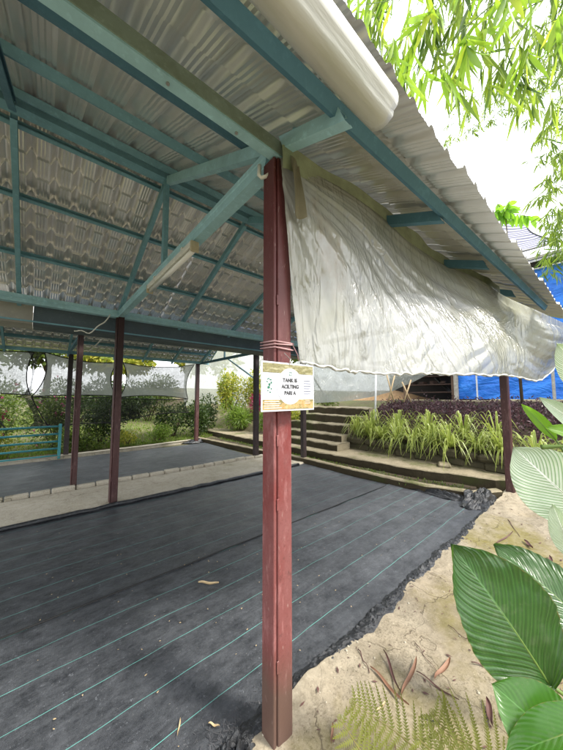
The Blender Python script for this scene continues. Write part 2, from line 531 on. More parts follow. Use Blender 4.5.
def mk_plastic(name, tint, transp, stain=.8, glossy=.2, milk=.45):
    m = NM(name)
    big = m.noise(1.6, 6, m.co((1, 1, .55)), .65)
    crumple = m.noise(9, 6, m.co((1.6, 1, .45), rot=(0, R(28), 0)), .65, 1.2)
    fine = m.noise(34, 6, m.co((1.4, 1, .5), rot=(0, R(28), 0)), .75, 1.5)
    c = m.mix(m.ramp(big, .38, .7, 0, stain), tint, (.46, .45, .30))
    c = m.mix(m.ramp(m.noise(2.3, 5, m.co((1, 1, .5)), .7), .60, .78, 0, stain*.6), c, (.36, .22, .10))
    c = m.mix(m.ramp(crumple, .56, .74, 0, .35), c, (.88, .89, .88))
    m.col(c).rough(.2).spec(.8)
    m.b.inputs['Coat Weight'].default_value = .8; m.b.inputs['Coat Roughness'].default_value = .12
    m.bump(m.math('ADD', m.math('MULTIPLY', crumple, 2.2), m.math('MULTIPLY', fine, 1.2)), 1.0, .045)
    m.l.new(m.nrm, m.b.inputs['Coat Normal'])
    tr = m.add('ShaderNodeBsdfTranslucent'); m.l.new(c, tr.inputs['Color']); m.l.new(m.nrm, tr.inputs['Normal'])
    tp = m.add('ShaderNodeBsdfTransparent'); tp.inputs['Color'].default_value = (.93, .95, .93, 1)
    m1 = m.add('ShaderNodeMixShader'); m1.inputs[0].default_value = milk
    m.l.new(m.b.outputs[0], m1.inputs[1]); m.l.new(tr.outputs[0], m1.inputs[2])
    m2 = m.add('ShaderNodeMixShader')
    m.l.new(m.ramp(m.noise(5, 6, rough=.7), .35, .65, transp*.7, transp*1.3), m2.inputs[0])
    m.l.new(m1.outputs[0], m2.inputs[1]); m.l.new(tp.outputs[0], m2.inputs[2]); m.l.new(m2.outputs[0], m.out.inputs[0])
    return m.mat
def mk_curtain():
    m = NM('milky_plastic_sheet')
    wide = m.noise(1.5, 6, m.co((1, 1, .7)), .65)
    def ridge(sc, co, det=3, dist=.6):
        n = m.noise(sc, det, co, .55, dist)
        return m.math('SUBTRACT', 1.0, m.math('MULTIPLY', m.math('ABSOLUTE', m.math('SUBTRACT', n, .5)), 4.0))
    r1 = ridge(4.5, m.co((1.5, 1, .35), rot=(0, R(24), 0)))
    r2 = ridge(13, m.co((1.6, 1, .40), rot=(0, R(34), 0)), 4)
    r3 = ridge(30, m.co((1.2, 1, .7), rot=(0, R(-30), 0)), 4)
    c = m.mix(m.ramp(wide, .36, .66), (.49, .495, .475), (.38, .38, .28))
    c = m.mix(m.ramp(m.noise(2.1, 6, m.co((1, 1, .5)), .7), .60, .76, 0, .55), c, (.30, .20, .10))
    c = m.mix(m.ramp(m.noise(22, 6, m.co((1.3, 1, .5)), .75), .5, .72, 0, .25), c, (.34, .33, .27))
    m.col(c).rough(.16).spec(.9)
    m.b.inputs['Coat Weight'].default_value = .8; m.b.inputs['Coat Roughness'].default_value = .10; m.b.inputs['Coat IOR'].default_value = 1.6
    patch = m.ramp(m.noise(2.6, 3, m.co((1, 1, .6))), .42, .62, .12, 1)
    h = m.math('ADD', m.math('MULTIPLY', m.ramp(r1, .72, 1, 0, 1), 1.1), m.math('MULTIPLY', patch, m.math('ADD', m.math('MULTIPLY', m.ramp(r2, .6, 1, 0, 1), .55), m.math('MULTIPLY', m.ramp(r3, .6, 1, 0, 1), .08))))
    h = m.math('ADD', h, m.math('MULTIPLY', m.noise(2.5, 2, m.co((1, 1, .5))), 3.0))
    m.bump(h, .55, .010)
    m.l.new(m.nrm, m.b.inputs['Coat Normal'])
    tr = m.add('ShaderNodeBsdfTranslucent'); m.l.new(c, tr.inputs['Color'])
    m1 = m.add('ShaderNodeMixShader'); m1.inputs[0].default_value = .45
    m.l.new(m.b.outputs[0], m1.inputs[1]); m.l.new(tr.outputs[0], m1.inputs[2])
    tp = m.add('ShaderNodeBsdfTransparent'); m2 = m.add('ShaderNodeMixShader'); m2.inputs[0].default_value = .04
    m.l.new(m1.outputs[0], m2.inputs[1]); m.l.new(tp.outputs[0], m2.inputs[2]); m.l.new(m2.outputs[0], m.out.inputs[0])
    return m.mat
M['curtain'] = mk_curtain()
def mk_roll():
    m = NM('rolled_plastic')
    n = m.noise(3, 5, m.co((.5, 2, 2)), .6)
    c = m.mix(m.ramp(n, .4, .7), (.50, .50, .475), (.37, .38, .32))
    c = m.mix(m.ramp(m.noise(12, 6, m.co((.35, 2.5, 2.5)), .7), .5, .75, 0, .4), c, (.34, .34, .27))
    m.col(c).rough(.32).spec(.5).bump(m.noise(14, 4, m.co((.25, 2, 2))), .3, .008)
    m.b.inputs['Subsurface Weight'].default_value = .0
    return m.mat
M['rollp'] = mk_roll()
M['farp'] = mk_plastic('far_plastic_sheet', (.36, .39, .37), .12, .3)

def mk_net(name, c, tr, diff=(.03, .03, .03)):
    m = NM(name)
    w = m.noise(160, 2, m.co((1, 1, .08))); w2 = m.noise(160, 2, m.co((.08, .08, 1)))
    f = m.math('MULTIPLY', m.math('ADD', w, w2), 1.0)
    a = m.ramp(f, .75, 1.25, max(0, tr-.14), tr+.14)
    a = m.math('ADD', a, m.ramp(m.noise(3, 4), .3, .7, -.05, .05))
    m.col(diff).rough(.9).spec(.05)
    t2 = m.add('ShaderNodeBsdfTranslucent'); t2.inputs['Color'].default_value = (*diff, 1)
    m1 = m.add('ShaderNodeMixShader'); m1.inputs[0].default_value = .5
    m.l.new(m.b.outputs[0], m1.inputs[1]); m.l.new(t2.outputs[0], m1.inputs[2])
    tp = m.add('ShaderNodeBsdfTransparent'); m2 = m.add('ShaderNodeMixShader')
    m.l.new(a, m2.inputs[0]); m.l.new(m1.outputs[0], m2.inputs[1]); m.l.new(tp.outputs[0], m2.inputs[2]); m.l.new(m2.outputs[0], m.out.inputs[0])
    return m.mat
M['net'] = mk_net('black_shade_net', None, .20, (.24, .25, .23))
M['gath'] = mk_net('doubled_black_net', None, .22, (.03, .03, .03))
M['net_low'] = mk_net('black_shade_net_open', None, .5, (.02, .02, .02))
M['whitenet'] = mk_net('white_garden_net', None, .16, (.36, .38, .34))
def mk_moire():
    m = NM('dark_roof_net')
    w = m.add('ShaderNodeTexWave', bands_direction='DIAGONAL'); w.inputs['Scale'].default_value = 3.2; w.inputs['Distortion'].default_value = 6; w.inputs['Detail'].default_value = 0; w.inputs['Detail Scale'].default_value = .6
    m.l.new(m.tc.outputs['Object'], w.inputs['Vector'])
    m.col(m.mix(m.ramp(w.outputs['Fac'], .35, .65), (.05, .05, .09), (.20, .19, .30))).rough(.9)
    tp = m.add('ShaderNodeBsdfTransparent'); m2 = m.add('ShaderNodeMixShader'); m.l.new(m.ramp(w.outputs['Fac'], .3, .7, .05, .22), m2.inputs[0])
    m.l.new(m.b.outputs[0], m2.inputs[1]); m.l.new(tp.outputs[0], m2.inputs[2]); m.l.new(m2.outputs[0], m.out.inputs[0])
    return m.mat
M['purplenet'] = mk_moire()

def simple(name, c, r=.6, n=20, v=.25, metal=0):
    m = NM(name)
    m.col(m.mix(m.ramp(m.noise(n, 6, rough=.7), .35, .7, 0, 1), c, tuple(x*(1-v) for x in c))).rough(r).bump(m.noise(n*3, 4), .2, .003)
    m.b.inputs['Metallic'].default_value = metal
    return m.mat
M['white'] = simple('white_enamel', (.74, .73, .66), .4)
M['yellowed'] = simple('yellowed_cap', (.50, .44, .30), .5)
M['lampglass'] = simple('tube_glass', (.78, .78, .74), .2, v=.05)
M['hem'] = simple('black_hem', (.012, .012, .012), .8)
M['string'] = simple('pink_string', (.42, .25, .25), .8)
M['signwhite'] = simple('laminated_white', (.56, .57, .62), .25, 9, v=.16)
M['ink'] = simple('dark_ink', (.05, .05, .05), .5)
M['greyink'] = simple('grey_ink', (.16, .17, .22), .5)
M['greenink'] = simple('green_ink', (.015, .13, .07), .5)
M['wire'] = simple('wire', (.5, .48, .45), .4, metal=.6)
M['bamboo_pole'] = simple('dry_bamboo_pole', (.42, .31, .17), .6)
M['wood'] = simple('weathered_wood', (.16, .10, .06), .8, 12)
M['dwood'] = simple('dark_old_wood', (.06, .032, .022), .8, 12, .5)
M['dark'] = simple('dark_interior', (.03, .025, .02), .9)
M['darkpole'] = simple('black_pole', (.02, .022, .022), .5)
M['cement_post'] = simple('mottled_cement', (.42, .40, .35), .9, 14, .5)
M['metalroof'] = simple('pale_metal_roof', (.60, .62, .63), .4, 5, .15)
M['orange'] = simple('orange_earth', (.40, .25, .12), .9, 8, .4)

def mk_photo(name, a, b, c3):
    m = NM(name)
    c = m.mix(m.ramp(m.noise(70, 6, rough=.8), .35, .65), a, b)
    c = m.mix(m.ramp(m.noise(28, 4, m.co((1, 1, 3))), .5, .65), c, c3)
    m.col(c).rough(.3); return m.mat
M['photo_top'] = mk_photo('printed_photo_top', (.10, .09, .03), (.22, .20, .08), (.30, .28, .16))
M['photo_low'] = mk_photo('printed_photo_low', (.30, .18, .06), (.42, .33, .16), (.16, .14, .05))

def mk_tarp():
    m = NM('blue_tarp')
    n = m.noise(2.5, 6, m.co((1, .6, 1.2), rot=(R(35), 0, 0)), .6, 1)
    c = m.mix(m.ramp(n, .35, .7), (.012, .13, .58), (.02, .24, .82))
    c = m.mix(m.ramp(m.noise(30, 5), .62, .75, 0, .4), c, (.2, .4, .7))
    m.col(c).rough(.42).bump(m.math('ADD', m.math('MULTIPLY', n, 2), m.noise(8, 5, m.co((1, .5, 1), rot=(R(40), 0, 0)))), .9, .05)
    return m.mat
M['tarp'] = mk_tarp()

# ------------------------------------------------------------------ the ground
def gh(x, y):
    """height of the land"""
    z = -.03
    if x > 3.9:
        z = .02
    if x > 5.2:
        t = min(1, (x-5.2)/2.3)
        z = .42 + t*.92
    if y > 8.2:
        k = min(1, (y-8.2)/2.5)
        z = z*(1-k) + k*(.12+min(1.6, max(0, (y-9)*.06)) + (0 if x < 4 else min(1, (x-4)/3)*.9))
    return z
def axis(lo, hi, st, far):
    a = []
    v = lo
    while v < hi: a.append(v); v += st
    d = st
    up_, dn = [hi], [lo]
    while up_[-1] < far: d *= 1.5; up_.append(up_[-1]+d)
    d = st
    while dn[-1] > -far: d *= 1.5; dn.append(dn[-1]-d)
    return dn[:0:-1] + a + up_
xs, ys = axis(-5, 11, .2, 220), axis(-5, 14, .2, 220)
b = MB()
for y in ys:
    for x in xs:
        b.v.append(Vector((x, y, gh(x, y) + .04*noise.noise(Vector((x*.7, y*.7, 0))) * (1 if (x > 6 or y > 9) else .3))))
n = len(xs)
for j in range(len(ys)-1):
    for i in range(n-1):
        b.face([j*n+i, j*n+i+1, (j+1)*n+i+1, (j+1)*n+i])
tag(b.build('ground', M['ground'], smooth=True, loc=(0, 0, 0)), kind='structure')

# right-hand cement bank, a rough slab with a broken edge
def bank_edge(x):
    return .085 + .035*noise.noise(Vector((x*2.1, 3, 0))) + .018*noise.noise(Vector((x*9, 1, 0)))
def bank_z(x, y):
    z = .035 + .022*noise.noise(Vector((x*1.6, y*1.6, 0))) + .012*noise.noise(Vector((x*6, y*6, 2))) + .005*noise.noise(Vector((x*22, y*22, 4)))
    z += .05*max(0, min(1, (-.35-y)/1.2))
    if x > 2.3: z += .05*min(1, (x-2.3)/1.5)*(.5+noise.noise(Vector((x*3, y*3, 7))))
    return z
b = MB()
NX, NY = 420, 130
def bf(u, v):
    x = -2.4 + 7.4*u
    e = bank_edge(x)
    y = e - (e+3.2)*(v**1.5)
    return (x, y, bank_z(x, y) - (.05 if v == 0 else 0))
b.grid(lambda u, v: bf(u, 1-v), NX, NY)
tag(b.build('cement_bank', M['bank'], smooth=True, loc=(0, 0, 0)), kind='structure')

# cement walkway between the two shelters
b = MB()
def pathf(u, v):
    x = -4 + 7.75*u
    w0 = 3.50 + .02*noise.noise(Vector((x*2, 0, 5))); w1 = 4.62 + .03*noise.noise(Vector((x*2, 9, 5)))
    y = w0 + (w1-w0)*v
    return (x, y, .035 + .008*noise.noise(Vector((x*2, y*2, 0))) - (.06 if v in (0, 1) else 0))
b.grid(pathf, 120, 20)
tag(b.build('cement_path', M['path'], smooth=True, loc=(0, 0, 0)), kind='structure')

# stone edging of the walkway
t = thing('stone_edging', 'row of small pale stones edging the far side of the cement walkway', 'edging', (1, 4.66, 0))
x = -3.9
while x < 3.2:
    l = random.uniform(.22, .34)
    MB().cbox((x+l/2, 4.67+random.uniform(-.012, .012), .035), (l-.012, .10, .085+random.uniform(-.01, .015)), .014, rz=random.uniform(-.04, .04)).build('stone', M['path'], t)
    x += l

# the weed mats
def mat_right(y):
    pts = [(.1, 4.1), (.4, 3.93), (1.0, 3.72), (2.3, 3.68), (3.5, 3.70)]
    for (a, xa), (c, xc) in zip(pts, pts[1:]):
        if y <= c: return xa+(xc-xa)*max(0, (y-a)/(c-a))
    return 3.7
def mat_sheet(y0, y1, z0, lab, matl, xr, wav=1.0, y0f=None):
    b = MB()
    def f(u, v):
        y = y0 + (y1-y0)*v
        x = -4 + (xr(y)+4)*u
        ye = y + (bank_edge(x)-.02 - y0)*(1-v)*0 if y0f is None else y
        z = z0 + wav*(.006*noise.noise(Vector((x*1.2, y*3.5, 1))) + .003*noise.noise(Vector((x*5, y*9, 1))))
        if y0f and v < .04: ye = y0 + random.uniform(-.006, .006)
        return (x, ye, z)
    b.grid(f, 260, 60)
    return tag(b.build('weed_mat', matl, smooth=True, loc=(0, 0, 0)), lab, 'ground mat')
mat_sheet(.10, 1.50, .016, 'black woven weed mat with green lines beside the nearest red post', M['mat'], mat_right)
mat_sheet(1.47, 3.50, .009, 'black woven weed mat between the dark seam and the walkway', M['mat_far'], mat_right)
mat_sheet(4.73, 7.62, .012, 'dusty black weed mat under the far shelter', M['mat_far'], lambda y: 3.3)
# rolled seam / hem ridges on mats
b = MB()
b.tube([(-4+i*.2, 1.495+.012*noise.noise(Vector((i*.5, 0, 0))), .019) for i in range(39)], .007, 6)
tag(b.build('mat_seam', M['hem'], smooth=True), 'thin black overlap fold running across the near weed mats', 'seam')
b = MB()
b.tube([(-4+i*.15, 3.47+.02*noise.noise(Vector((i*.7, 0, 3))), .03+.012*noise.noise(Vector((i*.9, 5, 3)))) for i in range(51)], [.028+.012*noise.noise(Vector((i*1.3, 8, 0))) for i in range(51)], 8)
tag(b.build('mat_hem', M['black'], smooth=True), 'lumpy black hem of the mat along the walkway', 'hem')

# crinkled black edge of the mat along the bank
b = MB()
def ruff(u, v):
    x = -.5 + 4.55*u
    y = bank_edge(x)+.055 - v*.11
    w = noise.noise(Vector((x*14, v*3, 0)))*.5 + noise.noise(Vector((x*38, v*7, 3)))*.4
    return (x, y + .018*w, .020 + .034*math.sin(v*math.pi)*(.5+.9*abs(w)) + .010*w)
b.grid(ruff, 700, 14)
tag(b.build('crinkled_mat_edge', M['black']), 'crinkled black plastic edge of the mat tucked along the cement bank', 'plastic edge')
# frayed threads by the post foot
b = MB()
for k in range(420):
    x = random.gauss(-.12, .10); y = random.gauss(.14, .05)
    if k % 3 == 0: x = random.uniform(-.05, 2.2); y = bank_edge(x)+random.gauss(.03, .03)
    a = random.uniform(0, math.pi); l = random.uniform(.008, .022)
    p = Vector((x, y, .018+random.uniform(0, .012)))
    q = p + Vector((math.cos(a)*l, math.sin(a)*l, random.uniform(0, .008)))
    s_ = Vector((-math.sin(a), math.cos(a), 0))*.0012
    i = len(b.v); b.v += [p-s_, p+s_, q+s_, q-s_]; b.face([i, i+1, i+2, i+3])
tag(b.build('frayed_threads', simple('frayed_black_thread', (.07, .07, .075), .4)), 'frayed black threads round the foot of the nearest post', kind='stuff')
# black plastic heap at the far right corner
def heap(c, rx, ry, h, seed, lab, n=40):
    b = MB()
    def f(u, v):
        a = u*2*math.pi; r = 1-v
        q = noise.noise(Vector((math.cos(a)*2*r+seed, math.sin(a)*2*r, v*2)))
        q2 = noise.noise(Vector((math.cos(a)*6*r+seed, math.sin(a)*6*r, v*5)))
        rr = r*(1+.35*q)
        return (c[0]+rx*rr*math.cos(a), c[1]+ry*rr*math.sin(a), c[2]+h*(1-r*r)*(1+.6*q)+.05*q2*(1-r*.5))
    b.grid(f, n, n//2)
    return tag(b.build('black_plastic_heap', M['black'], loc=c), lab, 'plastic heap')
heap((3.95, .26, .02), .42, .20, .15, 2.2, 'crumpled heap of black plastic in the corner before the right-hand post', 60)
heap((3.83, .75, .015), .13, .5, .06, 5.2, 'low ridge of black plastic bunched against the curved kerb', 40)
heap((3.2, 8.0, .01), .45, .22, .08, 9.2, 'small black plastic bunch in the far corner of the far shelter', 24)
heap((-.17, .06, .0), .16, .10, .05, 12.5, 'torn black plastic gathered at the foot of the nearest post', 40)

# ------------------------------------------------------------------ terrace, kerbs, steps on the right
def strip(pts, w, z0, z1, mat_, name, parent=None, seg=.12, jit=.008, loc=None, side_=False):
    """a run of concrete following a plan line: pts, inner edge; width w to +x side"""
    P = []
    for (a, c) in zip(pts, pts[1:]):
        a, c = Vector(a), Vector(c); L = (c-a).length; k = max(1, int(L/seg))
        P += [a+(c-a)*i/k for i in range(k)]
    P.append(Vector(pts[-1]))
    b = MB(); n = len(P)
    prof = [(0, z0), (.0, z1-.02), (.012, z1-.004), (.035, z1), (w*.5, z1), (w-.02, z1), (w, z1-.015), (w, z0)]
    for i, p in enumerate(P):
        t_ = (P[min(i+1, n-1)]-P[max(i-1, 0)]).normalized(); nr = Vector((t_.y, -t_.x)) if abs(t_.y) > .01 else Vector((1, 0))
        if nr.x < 0: nr = -nr
        for k, (o, z) in enumerate(prof):
            j = jit*noise.noise(Vector((p.x*5+k, p.y*5, z*9))) + jit*.6*noise.noise(Vector((p.x*19+k, p.y*19, z*9)))
            b.v.append(Vector((p.x+nr.x*(o+j), p.y+nr.y*(o+j), z+j*.8 if k not in (0, 7) else z)))
    m_ = len(prof)
    for i in range(n-1):
        for k in range(m_-1):
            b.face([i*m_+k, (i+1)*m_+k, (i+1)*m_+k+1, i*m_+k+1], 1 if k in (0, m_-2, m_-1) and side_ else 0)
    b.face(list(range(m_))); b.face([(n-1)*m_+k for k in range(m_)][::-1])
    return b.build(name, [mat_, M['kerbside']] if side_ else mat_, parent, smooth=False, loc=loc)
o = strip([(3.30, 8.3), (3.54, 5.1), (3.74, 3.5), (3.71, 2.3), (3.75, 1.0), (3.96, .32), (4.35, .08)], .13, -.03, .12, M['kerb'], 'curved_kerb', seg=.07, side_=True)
tag(o, 'low curved mossy kerb bounding the mats on the terrace side', 'kerb')
t_terr = thing('garden_terrace', 'worn concrete terrace slab with mossy, shade-toned front below the spider plants', 'terrace', (4.6, 3, 0))
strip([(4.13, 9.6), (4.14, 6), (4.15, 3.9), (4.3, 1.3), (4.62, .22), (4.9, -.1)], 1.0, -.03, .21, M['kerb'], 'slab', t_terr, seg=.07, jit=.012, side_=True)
# soil strip between
o = strip([(3.42, 8.3), (3.66, 5.1), (3.86, 3.5), (3.83, 2.3), (3.87, 1.0), (4.08, .32)], .5, -.03, .055, M['soil'], 'soil_strip', seg=.07, jit=.02)
tag(o, kind='structure')
# back edge at the planting bed
t = thing('stair_flight', 'five worn mossy concrete steps climbing to the upper garden', 'steps', (5.2, 4.1, .2))
for (x, z, x2, ya) in ((4.5, .37, 5.0, 3.22), (4.85, .53, 5.35, 3.36), (5.2, .75, 5.75, 3.42), (5.6, .96, 6.15, 3.3), (6.0, 1.17, 6.8, 3.3)):
    b = MB()
    def sf(u, v, x=x, z=z, x2=x2, ya=ya):
        prof = [(x+.012, .1), (x+.006, z-.03), (x+.012, z-.008), (x+.04, z), ((x+x2)/2, z), (x2, z), (x2, .1)]
        k = v*6; i = min(5, int(k)); px = prof[i][0]+(prof[i+1][0]-prof[i][0])*(k-i); pz = prof[i][1]+(prof[i+1][1]-prof[i][1])*(k-i)
        y = ya + (5.6-ya)*u
        j = .026*noise.noise(Vector((px*4, y*4, pz*6)))+.010*noise.noise(Vector((px*14, y*17, pz*16)))
        return (px+j, y, pz+j*.9)
    b.grid(sf, 60, 12)
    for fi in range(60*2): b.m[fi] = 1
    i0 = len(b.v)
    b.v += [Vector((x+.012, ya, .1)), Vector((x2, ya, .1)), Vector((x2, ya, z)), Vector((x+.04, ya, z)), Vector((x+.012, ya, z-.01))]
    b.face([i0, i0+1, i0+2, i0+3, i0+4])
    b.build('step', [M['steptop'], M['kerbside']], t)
# planter wall of stones
t = thing('planter_wall', 'low dark mossy stone wall holding the spider plant bed', 'wall', (5.2, 1.2, .2))
y = -1.2
while y < 3.3:
    for c, z in enumerate((.20, .345)):
        yy = y + (0 if c == 0 else .13)
        l = random.uniform(.26, .40)
        MB().cbox((5.17+random.uniform(-.03, .03), yy+l/2, z+.07), (.2, l+.01, .14+random.uniform(-.01, .03)), .04, rz=random.uniform(-.14, .14)).build('stone', M['wallstone'], t)
    y += .33
# loose block by the right-hand post
b = MB(); b.cbox((4.95, -.22, .10), (.62, .34, .16), .03, rz=.2)
tag(b.build('concrete_block', M['kerb']), 'flat weathered concrete block at the foot of the right-hand post', 'block')
b = MB(); b.cbox((4.55, -.38, .07), (.25, .24, .10), .025, rz=-.3)
tag(b.build('concrete_block', M['bank']), 'small broken cement chunk in front of the flat block', 'block')
b = MB(); b.cbox((4.9, 1.05, .235), (.28, .2, .06), .02, rz=.4)
tag(b.build('stepping_stone', M['kerb']), 'small loose stone lying on the terrace slab', 'stone')
# kerb in front of the tarp
o = strip([(7.45, 3.4), (7.45, -8)], .18, 1.0, 1.40, M['kerb'], 'upper_kerb', seg=.3)
tag(o, 'grey kerb along the foot of the blue tarp behind the purple hedge', 'kerb')

# ------------------------------------------------------------------ shelters
S_near = thing('open_shelter', 'near open shelter with teal truss roof of grey tile-shaped metal sheets on red steel posts', 'shelter', (1.5, 1.8, 0))
S_far = thing('open_shelter', 'far open shelter beyond the walkway with a lower teal framed roof', 'shelter', (0, 6.2, 0))

def post(x, y, z0, z1, wx, wy, mat_, parent, gap=True):
    p = MB()
    r = .006
    def rounded(x0, x1, y0, y1, zz0, zz1):
        pr = [(x0+r, y0), (x1-r, y0), (x1-r*.3, y0+r*.3), (x1, y0+r), (x1, y1-r), (x1-r, y1), (x0+r, y1), (x0, y1-r), (x0, y0+r), (x0+r*.3, y0+r*.3)]
        b = MB(); N = 14
        for k in range(N+1):
            z = zz0+(zz1-zz0)*k/N
            for (a, c) in pr: b.v.append(Vector((x+a, y+c, z)))
        m_ = len(pr)
        for k in range(N):
            for i in range(m_):
                b.face([k*m_+i, k*m_+(i+1) % m_, (k+1)*m_+(i+1) % m_, (k+1)*m_+i])
        b.face([N*m_+i for i in range(m_)])
        return b
    if not gap:
        return rounded(-wx/2, wx/2, -wy/2, wy/2, z0, z1).build('post', mat_, parent)
    o = rounded(-wx/2+.020, wx/2, -wy/2, wy/2-.004, z0, z1).build('post', mat_, parent)
    rounded(-wx/2, -wx/2+.0175, -wy/2+.006, wy/2, z0, z1-.002).build('post_channel', mat_, o)
    # weld ties on the seam
    w = MB()
    for z in (.35, 1.02, 1.30, 1.95):
        if z < z1-.1: w.cbox((x-wx/2+.019, y-wy/2+.002, z), (.012, .006, .05), .002)
    w.build('weld', mat_, o)['kind'] = 'stuff'
    return o
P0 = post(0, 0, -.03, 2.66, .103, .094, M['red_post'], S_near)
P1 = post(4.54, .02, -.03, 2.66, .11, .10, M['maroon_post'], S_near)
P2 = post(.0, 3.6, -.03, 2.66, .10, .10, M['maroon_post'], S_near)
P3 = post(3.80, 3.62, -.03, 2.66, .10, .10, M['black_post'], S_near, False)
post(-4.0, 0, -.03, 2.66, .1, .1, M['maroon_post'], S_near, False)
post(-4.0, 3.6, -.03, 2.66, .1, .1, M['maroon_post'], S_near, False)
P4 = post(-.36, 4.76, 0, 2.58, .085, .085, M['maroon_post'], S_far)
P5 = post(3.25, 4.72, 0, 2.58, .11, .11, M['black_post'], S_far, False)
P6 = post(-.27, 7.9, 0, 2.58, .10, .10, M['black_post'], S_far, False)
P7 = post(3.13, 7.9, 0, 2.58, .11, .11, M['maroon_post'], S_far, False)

def chan(parent, name, p0, p1, side, upv, b_, w_, mat_, lip=.014, off=(0, 0)):
    pr = [(a+off[0], c+off[1]) for a, c in cprof(b_, w_, .0035, lip)]
    return MB().prism(pr, p0, p1, side, upv).build(name, mat_, parent)
Xr0, Xr1 = -4.2, 4.72
# roof plane near: sheet underside z = 2.80+.5y+c ; far: symmetric about ridge
def zn(y): return 2.80+.5*y
YR = 1.70
def zf(y): return zn(YR)-.434*(y-YR)
# eave plate A: doubled channel on top of the posts
MB().prism([(-.050, -.057), (.0, -.057), (.0, .02), (-.05, .02), (-.05, .012), (-.044, .008), (-.044, -.002), (-.05, -.006), (-.05, -.022), (-.044, -.026), (-.044, -.036), (-.05, -.040)],
           (Xr0, 0, 2.725), (4.66, 0, 2.725), (0, 1, 0), (0, 0, 1)).build('eave_beam', [M['teal_light']], S_near)
o = MB().box(((Xr0+4.66)/2, -.0525, 2.710), (4.66-Xr0, .004, .066)).build('beam_face_strip', M['algae'], S_near)
# plate B
MB().prism([(-.045, -.05), (.05, -.05), (.05, .05), (-.045, .05), (-.045, .012), (-.038, .008), (-.038, -.008), (-.045, -.012)], (Xr0, 3.6, 2.695), (4.2, 3.6, 2.695), (0, 1, 0), (0, 0, 1)).build('wall_beam', M['teal_light'], S_near)
# purlins : channel, web towards ridge; sits on rafters
def purlin(y, near=True, mat_=None, w=.075, parent=S_near, zfun=None, x0=Xr0, x1=Xr1, sl=.5):
    z = (zfun(y) if zfun else (zn(y) if near else zf(y)))
    s_ = Vector((0, 1, sl if near else -sl)).normalized(); u_ = Vector((0, -(sl if near else -sl), 1)).normalized()
    c = Vector((0, y, z))+u_*.040
    pr = cprof(.030 if near else -.030, w, .0035, .010)
    return MB().prism(pr, (x0, c.y, c.z), (x1, c.y, c.z), s_, u_).build('purlin', mat_ or M['teal'], parent)
for y in (.30, .90, 1.56): purlin(y, True, M['blue'] if y < .5 else M['teal'], w=.055)
pr_ = cprof(.026, .055, .0035, .010)
MB().prism(pr_, (-4.2, -.175, zn(-.175)+.028), (3.62, -.60, zn(-.60)+.028), (0, 1, .5), (0, -.5, 1)).build('purlin', M['blue'], S_near)
for y in (1.86, 2.45, 3.12): purlin(y, False, M['teal'], sl=.434, w=.06)
# ridge piece
MB().prism([(-.05, -.03), (.05, -.03), (.05, .03), (-.05, .03)], (Xr0, YR+.0, zn(YR)-.015), (Xr1, YR+.0, zn(YR)-.015), (0, 1, 0), (0, 0, 1)).build('ridge_beam', M['teal'], S_near)
# trusses
def rafter(x, ya, yb, near=True, mat_=None, d=.07, bw=.042, parent=S_near, fn=None, name='rafter'):
    fn = fn or (zn if near else zf)
    p0 = Vector((x-bw/2, ya, fn(ya)-.035)); p1 = Vector((x-bw/2, yb, fn(yb)-.035))
    t_ = (p1-p0).normalized(); u_ = Vector((1, 0, 0)).cross(t_); u_ = u_ if u_.z > 0 else -u_
    return MB().prism(cprof(bw, d, .0035, .012), p0, p1, (1, 0, 0), u_).build(name, mat_ or M['teal'], parent)
for i, x in enumerate((-3.2, -2.15, -1.10, .0, .95, 1.93, 2.95, 3.95)):
    rafter(x, .055 if i else .055, YR-.055, True, M['blue'] if x == -1.10 else M['teal_light'] if x == 0 else M['teal'])
    rafter(x, YR+.055, 3.92, False, M['teal'])
    # tail carrying the outer purlin
    y0, y1 = -.06, -.42
    p0 = Vector((x-.025, y0, 2.735)); p1 = Vector((x-.025, y1, 2.59))
    MB().prism(cprof(.05, .085, .0035, .02), p0, p1, (1, 0, 0), (0, .36, .93)).build('rafter_tail', M['teal_light'] if x < .5 else M['blue'], S_near)
# ties, king posts (x = 0, 3.85)
for x in (0, 3.95):
    MB().prism([(-.035, -.045), (.035, -.045), (.035, -.02), (.03, -.015), (.03, .015), (.035, .02), (.035, .045), (-.035, .045), (-.035, .02), (-.03, .015), (-.03, -.015), (-.035, -.02)], (x, .052, 2.715), (x, 3.553, 2.70), (1, 0, 0), (0, 0, 1)).build('tie_beam', M['teal_light'], S_near)
    chan(S_near, 'king_post', (x-.03, YR-.03, 2.755), (x-.03, YR-.03, zn(YR)-.05), (1, 0, 0), (0, 1, 0), .04, .06, M['teal'])
# gusset at the near post head
MB().cbox((.055, -.085, 2.83), (.006, .05, .10), .002).cbox((.035, -.085, 2.785), (.04, .05, .006), .002).build('gusset', M['teal'], S_near)
b = MB()
for x, y, z in ((-.55, -.025, 2.668), (-.25, -.02, 2.668)):
    b.tube([(x, y, z+.002), (x, y, z-.006)], .007, 6)
b.build('bolt', M['wire'], S_near)

